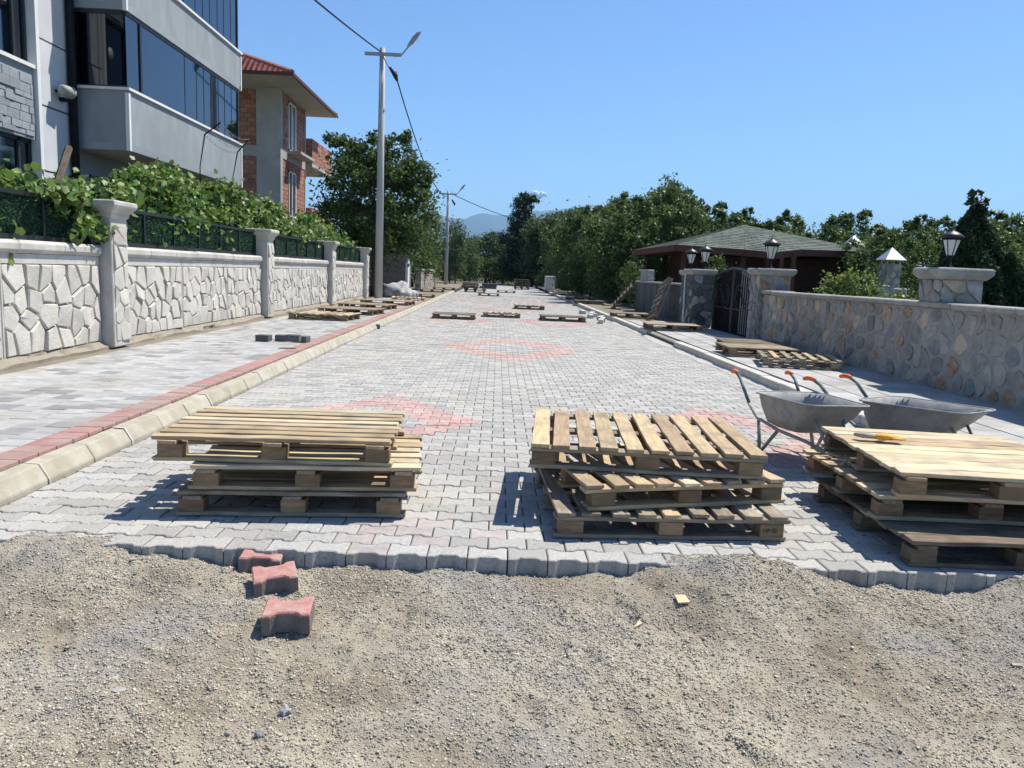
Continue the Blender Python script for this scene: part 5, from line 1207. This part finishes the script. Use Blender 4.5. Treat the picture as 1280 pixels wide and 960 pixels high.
pallet('brown pallet on the verge behind the bright tan one', (-3.6, 36.0, .115), R_(3), 1.4, 1.1, 'x', 8, .10, grey, 36, gl2)
pallet('dark pallet on the verge beside the low block wall', (-3.8, 45.0, .115), R_(3), 1.4, 1.1, 'x', 8, .10, old, 37, gl2)
pallet('dark pallet on the verge past the low block wall', (-3.5, 50.5, .115), R_(8), 1.4, 1.1, 'x', 8, .10, old, 38, gl2)
gr2 = 'pallets lying on the right sidewalk'; zr = .155
pallet('open grey slatted pallet lying on the right sidewalk near the stone wall', (4.75, 11.95, .156), R_(-14), 1.15, 1.1, 'y', 7, .085, ('wood_grey', 'wood_grey', 'wood_grey'), 41, gr2)
pallet('dark brown pallet lying behind the tan one before the black gate', (4.85, 14.55, .156), R_(-8), 1.15, 1.0, 'x', 8, .10, old, 42, gr2)
pallet('tan close-boarded pallet lying before the black gate', (4.62, 13.45, .156), R_(-3), 1.25, 1.0, 'x', 8, .105, grey, 43, gr2)
pallet('flat brown pallet lying by the kerb in front of the dark gate pillar', (4.42, 19.3, .152), R_(-4), 1.35, 1.1, 'x', 9, .11, ('wood_grey', 'wood_grey', 'wood_old'), 44, gr2)
pallet('small pallet lying at the shaded corner by the dark fence wall', (4.35, 25.2, .115), R_(-2), 1.2, 1.0, 'x', 8, .10, grey, 45, gr2)
def leaning(label, base, top, w_dir, WY, LX, seed, mats):
    """a pallet leaning: its local x runs from base to top"""
    b, tp = Vector(base), Vector(top); x = (tp - b).normalized(); y = (Vector(w_dir) - x * x.dot(Vector(w_dir))).normalized(); z = x.cross(y)
    t = pallet(label, (0, 0, 0), 0, LX, WY, 'y', 7, .10, mats, seed, 'pallets leaning against the fence wall')
    M_ = Matrix((x, y, z)).transposed().to_4x4(); M_.translation = b + x * (LX / 2); t.matrix_world = M_
    t.location = M_.translation; t.rotation_euler = M_.to_euler()
leaning('pallet leaning upright against the shaded plank-faced wall', (4.92, 24.0, .13), (5.40, 24.3, 1.40), (0.05, 1, 0), 1.0, 1.3, 51, grey)
leaning('tilted dark pallet leaning at the far corner of the shaded wall', (4.75, 31.5, .12), (5.55, 31.3, 1.05), (0.05, 1, 0), 1.0, 1.2, 52, old)
# far heaps
gf = 'pallets heaped at the far end of the road'
rf2 = random.Random(9)
for k in range(6): pallet('dark pallet in the tall stack under the trees at the road end', (2.05 + rf2.uniform(-.06, .06), 66, .003 + k * PH), R_(rf2.uniform(-5, 5)), 1.25, 1.0, 'x', 7, .1, old, 60 + k, gf)
for k in range(3): pallet('brown pallet in the low heap on the road before the left verge trees', (-1.6 + rf2.uniform(-.2, .2), 52, .003 + k * PH), R_(rf2.uniform(-9, 9)), 1.4, 1.0, 'x', 7, .1, old, 70 + k, gf)
for k in range(2): pallet('pallet in the shaded heap beside the right kerb under the dense trees', (4.3, 36 + k * 4, .115 + k * .0), R_(rf2.uniform(-9, 9)), 1.4, 1.1, 'x', 7, .1, old, 80 + k, 'pallets under the right verge trees')
# stamped block, splintered board and lost slat pieces on the front stacks

# ================================================================== WHEELBARROWS
def wheelbarrow(label, loc, rotz, seed):
    """local +x is the wheel end"""
    t = thing('wheelbarrow', label, 'wheelbarrow', loc, rotz, 'wheelbarrows behind the right front pallet stack'); r = random.Random(seed); t.scale = (.86, .86, .86)
    # tray: rounded-rectangle rings from the floor to the flared rim, nose higher and longer
    def rr(cx_, lx0, lx1, w0, w1, z0, z1, n=5):
        pts = []
        for (sx, sy_) in ((1, 1), (-1, 1), (-1, -1), (1, -1)):
            L_ = lx1 if sx > 0 else lx0; w = (w1 if sx > 0 else w0); rad = min(L_, w) * .38
            for k in range(n):
                a0 = {(1, 1): 0, (-1, 1): 90, (-1, -1): 180, (1, -1): 270}[(sx, sy_)]; a = math.radians(a0 + 90 * k / (n - 1))
                px = cx_ + sx * (L_ - rad) + rad * math.cos(a); py = sy_ * (w - rad) + rad * math.sin(a)
                f = min(max((px - cx_ + lx0) / (lx0 + lx1), 0), 1); pts.append((px, py, z0 + (z1 - z0) * f ** 1.5))
        return pts
    outer = [rr(.02, .24, .16, .17, .15, .275, .29), rr(.03, .33, .26, .24, .21, .31, .34), rr(.04, .385, .40, .30, .27, .45, .47), rr(.05, .41, .52, .335, .29, .575, .60), rr(.05, .43, .55, .352, .305, .582, .612)]
    inner = [[(x * .985 + .0007, y * .985, z + .004) for x, y, z in R] for R in outer[:4]][::-1]
    MB().loft(outer + inner, caps=True).build('tray', 'galvanised', t, smooth=True, world=False)
    MB().tube(outer[-1] + [outer[-1][0]], .009, 6, caps=False).build('tray_rim', 'galvanised', t, smooth=True, world=False)
    for s_ in (-1, 1):
        hp = [(.62, s_ * .06, .19), (.35, s_ * .16, .25), (0, s_ * .235, .272), (-.38, s_ * .27, .32), (-.55, s_ * .285, .43), (-.78, s_ * .30, .66), (-.86, s_ * .30, .70), (-.93, s_ * .30, .705)]
        h = MB().tube(hp[:5], .017, 8).build('frame_tube', 'tube_grey', t, smooth=True, world=False)
        MB().tube(hp[4:7], .0172, 8).build('handle', 'tube_green', t, smooth=True, world=False)
        MB().tube([(-.845, s_ * .30, .695), (-.875, s_ * .30, .708), (-.93, s_ * .30, .71), (-.975, s_ * .30, .695)], [.02, .024, .024, .018], 8).build('grip', 'grip_orange', t, smooth=True, world=False)
        MB().tube([(-.36, s_ * .265, .31), (-.30, s_ * .275, .15), (-.27, s_ * .28, .014)], .019, 8).tube([(-.02, s_ * .235, .27), (-.14, s_ * .262, .13), (-.24, s_ * .28, .014)], .017, 8).build('leg', 'tube_grey', t, smooth=True, world=False)
        MB().tube([(.62, s_ * .06, .19), (.52, s_ * .10, .33), (.42, s_ * .14, .455)], .013, 7).build('nose_strut', 'tube_grey', t, smooth=True, world=False)
    wh = MB(); n = 28
    prof = [(.115, -.03), (.16, -.042), (.186, -.03), (.195, 0), (.186, .03), (.16, .042), (.115, .03)]
    rings = [[(.62 + p[0] * math.cos(2 * math.pi * k / n), p[1], .197 + p[0] * math.sin(2 * math.pi * k / n)) for p in prof] for k in range(n)]
    wh.loft(rings + [rings[0]], close=True, caps=False); w_ = wh.build('wheel', 'rubber', t, smooth=True, world=False)
    rm_ = MB().lathe([(.02, -.045), (.03, -.02), (.112, -.028), (.116, 0), (.112, .028), (.03, .02), (.02, .045)], n=20); rm_.v = [(.62 + x, z, .197 + y) for x, y, z in rm_.v]
    rm_.build('rim', 'tube_grey', w_, smooth=True, world=False)
    MB().tube([(.62, -.075, .192), (.62, .075, .192)], .011, 8).build('axle', 'tube_grey', t, world=False)
    return t
wheelbarrow('galvanised wheelbarrow whose legs show, beside the middle pallet stack', (2.50, 6.04, .0), R_(-83), 1)
wheelbarrow('galvanised wheelbarrow nearer the right kerb, half hidden by the pallet stack', (3.33, 5.95, .0), R_(-58), 2)

# ================================================================== SMALL THINGS
# loose red I-shaped pavers on the gravel
def loose(label, u, v, rot, tilt, mat='loose_red', z=None):
    p = on_z(u, v, -.1); zz = float(gravel_h(np.array([p.x]), np.array([p.y]))[0])
    t = thing('red_paver', label, 'paver', (p.x, p.y, zz + .088), 0, 'loose red pavers on the gravel'); t.rotation_euler = (tilt[0], tilt[1], R_(rot))
    hi = paver_mb(.09); b_ = MB(); o = paver_outline(.002); b_.loft([[(x, y, -.09) for x, y in o], [(x, y, -.014) for x, y in o]])
    b_.build('body', 'paver_body', t, world=False); tp = MB(); i_ = paver_outline(.008); tp.loft([[(x, y, -.0139) for x, y in o], [(x, y, -.006) for x, y in o], [(x, y, 0) for x, y in i_]]); tp.build('red_face', mat, t, world=False)
loose('loose red paver lying on the gravel furthest from the paving edge', 360, 776, 6, (.05, -.03))
loose('loose red paver in the middle of the three, overlapping its neighbour', 343, 733, 20, (.10, -.06))
loose('loose red paver against the dark front edge of the paving', 329, 710, 5, (.04, .08))
# black bricks on the left sidewalk and one on the road
def brick_at(label, u0, u1, v, z, name='black_paver', grp='black pavers stacked on the left sidewalk', hgt=.10):
    a, b = on_z(u0, v, z), on_z(u1, v, z); w = max(.2, min(b.x - a.x, .30)); o = B(-w / 2, w / 2, -.085, .085, 0, hgt).build(name, 'slab_dark_blk', bevel=.005); o.location = ((a.x + b.x) / 2, (a.y + b.y) / 2 + .05, z); o.rotation_euler = (0, 0, R_(random.uniform(-12, 12))); tag(o, label, 'paver', grp)
M('slab_dark_blk', (.085, .087, .09), (.13, .133, .137), rough=.9, scale=20, bump=.001, bscale=150, rand=.08)
brick_at('black paver lying a little apart from the stacked ones', 319, 338, 426.5, .153)
brick_at('black paver at the bottom of the pile, between two others', 344, 361, 426.5, .153)
brick_at('black paver at the bottom of the pile nearest the kerb', 366, 386, 428.0, .153)
brick_at('black paver laid on top of the pile', 355, 375, 427.0, .254)
brick_at('single black paver lying on the road against the kerb', 464, 474, 411, .003, grp='black paver on the road')
# heap of sacks beside the pole
gsk = 'grey sacks heaped beside the lamp pole'
for i, (x, y, z, s_, lb) in enumerate(((-4.35, 33.2, .1, .75, 'large grey sack in the heap beside the lamp pole'), (-3.85, 32.7, .1, .5, 'crumpled grey sack at the front of the heap'), (-4.9, 34.2, .1, .55, 'grey sack at the back of the heap near the gate'), (-3.95, 33.7, .1, .45, 'small grey sack at the kerb side of the heap'))):
    rg = np.random.default_rng(i + 3); bm = bmesh.new(); bmesh.ops.create_icosphere(bm, subdivisions=3, radius=1)
    for v in bm.verts:
        d = v.co.normalized(); f = 1 + .25 * math.sin(d.x * 5 + i) * math.cos(d.y * 4 + i) + .10 * math.sin(d.z * 11 + d.x * 9); v.co = Vector((d.x * f * .95, d.y * f * .7, max(d.z * f * .5, -.42))) * s_
    me = bpy.data.meshes.new('sack'); bm.to_mesh(me); bm.free(); me.materials.append(MATS['sack_grey']); me.polygons.foreach_set('use_smooth', [True] * len(me.polygons))
    o = link('sack', me, None, (x, y, z + .41 * s_), (0, 0, i * 1.1)); tag(o, lb, 'sack', gsk)
# far white cabinet, far crate, debris on right verge
wc = thing('white_cabinet', 'white metal cabinet standing under the trees at the right kerb', 'cabinet', (4.15, 62, .1)); B(3.75, 4.55, 61.8, 62.3, .1, 1.25).build('body', 'white_paint', wc, bevel=.02); B(3.8, 4.13, 61.78, 61.799, .15, 1.2).build('door', 'white_paint', wc, bevel=.005); B(4.17, 4.5, 61.78, 61.799, .15, 1.2).build('door', 'white_paint', wc, bevel=.005)
cr = thing('paver_bundle', 'pale block of strapped pavers at the far end of the road', 'pavers', (-2.3, 64, .0)); B(-2.9, -1.6, 63.6, 64.6, .0, .5).build('blocks', 'old_footing', cr, bevel=.02); B(-2.92, -1.58, 63.58, 64.62, .25, .29).build('strap', 'cable', cr)
cr = thing('paver_bundle', 'long pale block of strapped pavers beside the far pallet heap', 'pavers', (-.6, 64, .0)); B(-1.3, -.1, 63.6, 64.6, .0, .45).build('blocks', 'shade_toned_masonry', cr, bevel=.02); B(-1.32, -.08, 63.58, 64.62, .25, .29).build('strap', 'cable', cr)
rd = random.Random(12)
for i in range(16):
    x, y = rd.uniform(3.95, 5.3), rd.uniform(33, 52); s_ = rd.uniform(.15, .4)
    o = B(-s_, s_, -s_ * .3, s_ * .3, 0, rd.uniform(.03, .12)).build('rubble_piece', rd.choice(('concrete', 'wood_old', 'wood_grey', 'kerb')), bevel=.01); o.location = (x, y, .102); o.rotation_euler = (0, 0, rd.uniform(0, 3)); tag(o, 'loose offcut lying in the debris under the right verge trees', 'offcut', 'offcuts on the right verge')
for i in range(7):
    o = B(-.37, .37, -.075, .075, 0, .12).build('loose_kerb_stone', 'kerb_right', bevel=.008); o.location = (3.2 + .1 * (i % 3) + rd.uniform(-.05, .05), 23.2 + i * .9, .003); o.rotation_euler = (0, 0, 1.5 + rd.uniform(-.2, .2)); tag(o, 'spare kerb stone lying on the road along the unfinished right kerb', 'kerb stone', 'spare kerb stones')
# glove on the right stack
gl_o = thing('work_glove', 'orange and cream work glove lying on the wide pale pallet', 'glove', (0, 0, 0)); gz_ = 3 * PH + .02
gp = on_z(1097, 550, gz_); gl_o.location = gp; gl_o.rotation_euler = (0, 0, R_(-18)); ROOTM[gl_o.name] = Matrix.Identity(4)
def blob(name, mat, pts, rad, parent, flat=.55):
    mb = MB().tube(pts, rad, 8); cz = min(p[2] for p in pts); mb.v = [(x, y, (z) * flat + .012) for x, y, z in mb.v]; return mb.build(name, mat, parent, smooth=True, world=False)
blob('palm', 'glove_orange', [(-.03, 0, .015), (.0, 0, .02), (.05, .0, .024), (.085, 0, .018)], [.02, .038, .042, .03], gl_o)
for k, (y, L_) in enumerate(((-.032, .05), (-.012, .07), (.01, .075), (.03, .06))): blob('finger', 'glove_orange', [(.075, y, .015), (.09 + L_ * .5, y * 1.2, .022), (.085 + L_, y * 1.35, .012)], [.014, .013, .008], gl_o)
blob('thumb', 'glove_orange', [(.01, .03, .015), (.04, .06, .018), (.065, .072, .012)], [.014, .012, .008], gl_o)
blob('cuff', 'glove_knit', [(-.13, .02, .014), (-.09, -.008, .024), (-.05, 0, .02), (-.02, 0, .018)], [.022, .034, .032, .03], gl_o)
# splinters on the middle pallet of the right stack
sp0 = on_z(1045, 577, 2 * PH)
for k in range(9):
    L_ = rd.uniform(.09, .2); o = B(-L_ / 2, L_ / 2, -.007, .007, 0, .008).build('wood_splinter', 'wood_pale'); o.location = (sp0.x + rd.uniform(-.07, .09), sp0.y + rd.uniform(-.09, .06), 2 * PH + .012 + .008 * (k % 3)); o.rotation_euler = (0, rd.uniform(-.1, .1), rd.uniform(0, 3.1)); tag(o, 'wood splinter in the small heap on the right stack', 'splinter', 'wood splinters on the pallet stack')
# chips on the gravel
def chip(label, u, v, l, w, rot, mat='wood_pale', poly=None, cat='wood chip', name='wood_chip'):
    p = on_z(u, v, -.095); zz = float(gravel_h(np.array([p.x]), np.array([p.y]))[0])
    pts = poly or [(-.5, -.5), (.5, -.35), (.48, .5), (-.4, .42)]; mb = MB().loft([[(x * l, y * w, 0) for x, y in pts], [(x * l, y * w, .008) for x, y in pts]])
    o = mb.build(name, mat, bevel=.001); o.location = (p.x, p.y, zz + .008); o.rotation_euler = (.12, .08, R_(rot)); tag(o, label, cat)
chip('small square pale wood chip lying on the gravel', 851, 763, .062, .075, 8)
chip('thin pointed wood splinter lying on the gravel beside the square chip', 798, 780, .13, .028, 58, poly=[(-.5, -.05), (.3, -.5), (.5, 0), (.3, .5)])
chip('flat white stone fragment on the gravel near the left edge', 149, 857, .05, .034, 20, 'stone_pale', poly=[(-.5, -.1), (-.2, -.45), (.3, -.35), (.5, .05), (.25, .4), (-.15, .5), (-.4, .3)], cat='stone', name='stone_fragment')
chip('pale stone fragment beside the dirt mound at the paving edge', 167, 714, .03, .024, 10, 'stone_pale', cat='stone', name='stone_fragment')
chip('small pale shard on the gravel beside the dark patch', 1272, 820, .045, .02, 0, 'stone_pale', cat='stone', name='stone_fragment')
for (u, v, s_, lb) in ((357, 886, .019, 'dark rounded stone on the gravel with a bluish patch around'), (283, 713 + 197, .010, 'small dark stone on the gravel'), (324, 911, .014, 'grey stone half buried in the gravel'), (846, 745, .008, 'tiny dark stone by the wood chip')):
    p = on_z(u, v, -.095); zz = float(gravel_h(np.array([p.x]), np.array([p.y]))[0]); bm = bmesh.new(); bmesh.ops.create_icosphere(bm, subdivisions=2, radius=s_)
    for q in bm.verts: q.co *= 1 + .3 * math.sin(q.co.x * 190 + u) * math.cos(q.co.y * 170 + q.co.z * 130)
    me = bpy.data.meshes.new('loose_stone'); bm.to_mesh(me); bm.free(); me.materials.append(MATS['stone_blue']); o = link('loose_stone', me, None, (p.x, p.y, zz + s_ * .4)); tag(o, lb, 'stone')

# stamped marks on a block of the middle stack
fc = bpy.data.curves.new('stamp', 'FONT'); fc.body = 'HP-BI'; fc.size = .034; fo = bpy.data.objects.new('stamp', fc); COL.objects.link(fo)
bpy.context.view_layer.update(); me = bpy.data.meshes.new_from_object(fo.evaluated_get(bpy.context.evaluated_depsgraph_get())); bpy.data.objects.remove(fo)
me.materials.clear(); me.materials.append(MATS['stamp_ink'])
for o in list(COL.objects):
    if o.name.startswith('pallet') and o.get('label', '').startswith('weathered pallet at the bottom of the twisted'):
        link('stamp', me, o, (.498, -.545, .048), (math.pi / 2, 0, 0))
# the little cloud above the trees
M('cloud', (.93, .93, .93), (.96, .96, .96), rough=1.0, scale=.01, rand=0)
bm = bmesh.new(); rq = random.Random(2); cc = on_y(668, 246, 17000)
for k in range(26):
    t_ = rq.uniform(-1, 1); r_ = rq.uniform(40, 90) * (1 - .5 * abs(t_)); mt_ = Matrix.Translation((t_ * 190 + (40 if k % 5 == 0 else 0), rq.uniform(-60, 60), rq.uniform(-50, 70) * (1 - abs(t_)) + t_ * 60)); bmesh.ops.create_icosphere(bm, subdivisions=2, radius=r_, matrix=mt_)
for v in bm.verts: v.co += Vector((math.sin(v.co.z * .07), math.cos(v.co.x * .06), math.sin(v.co.x * .08 + v.co.y * .05))) * 12
me = bpy.data.meshes.new('cloud'); bm.to_mesh(me); bm.free(); me.materials.append(MATS['cloud']); me.polygons.foreach_set('use_smooth', [True] * len(me.polygons))
tag(link('cloud', me, None, cc), kind='structure')

# ================================================================== AIR
hz_ = MB().box(-14200, 14200, -2200, 14200, -1.2, 1090).mesh('haze', 'interior'); hz_.materials.clear()
hm_ = bpy.data.materials.new('haze'); hm_.use_nodes = True; nt = hm_.node_tree; nt.nodes.clear()
out = nt.nodes.new('ShaderNodeOutputMaterial'); pvm = nt.nodes.new('ShaderNodeVolumePrincipled')
pvm.inputs['Color'].default_value = (0.38, 0.68, 1.0, 1); pvm.inputs['Density'].default_value = 8.5e-5; pvm.inputs['Anisotropy'].default_value = 0.0
nt.links.new(pvm.outputs[0], out.inputs['Volume']); hz_.materials.append(hm_)
tag(link('haze', hz_), kind='stuff')
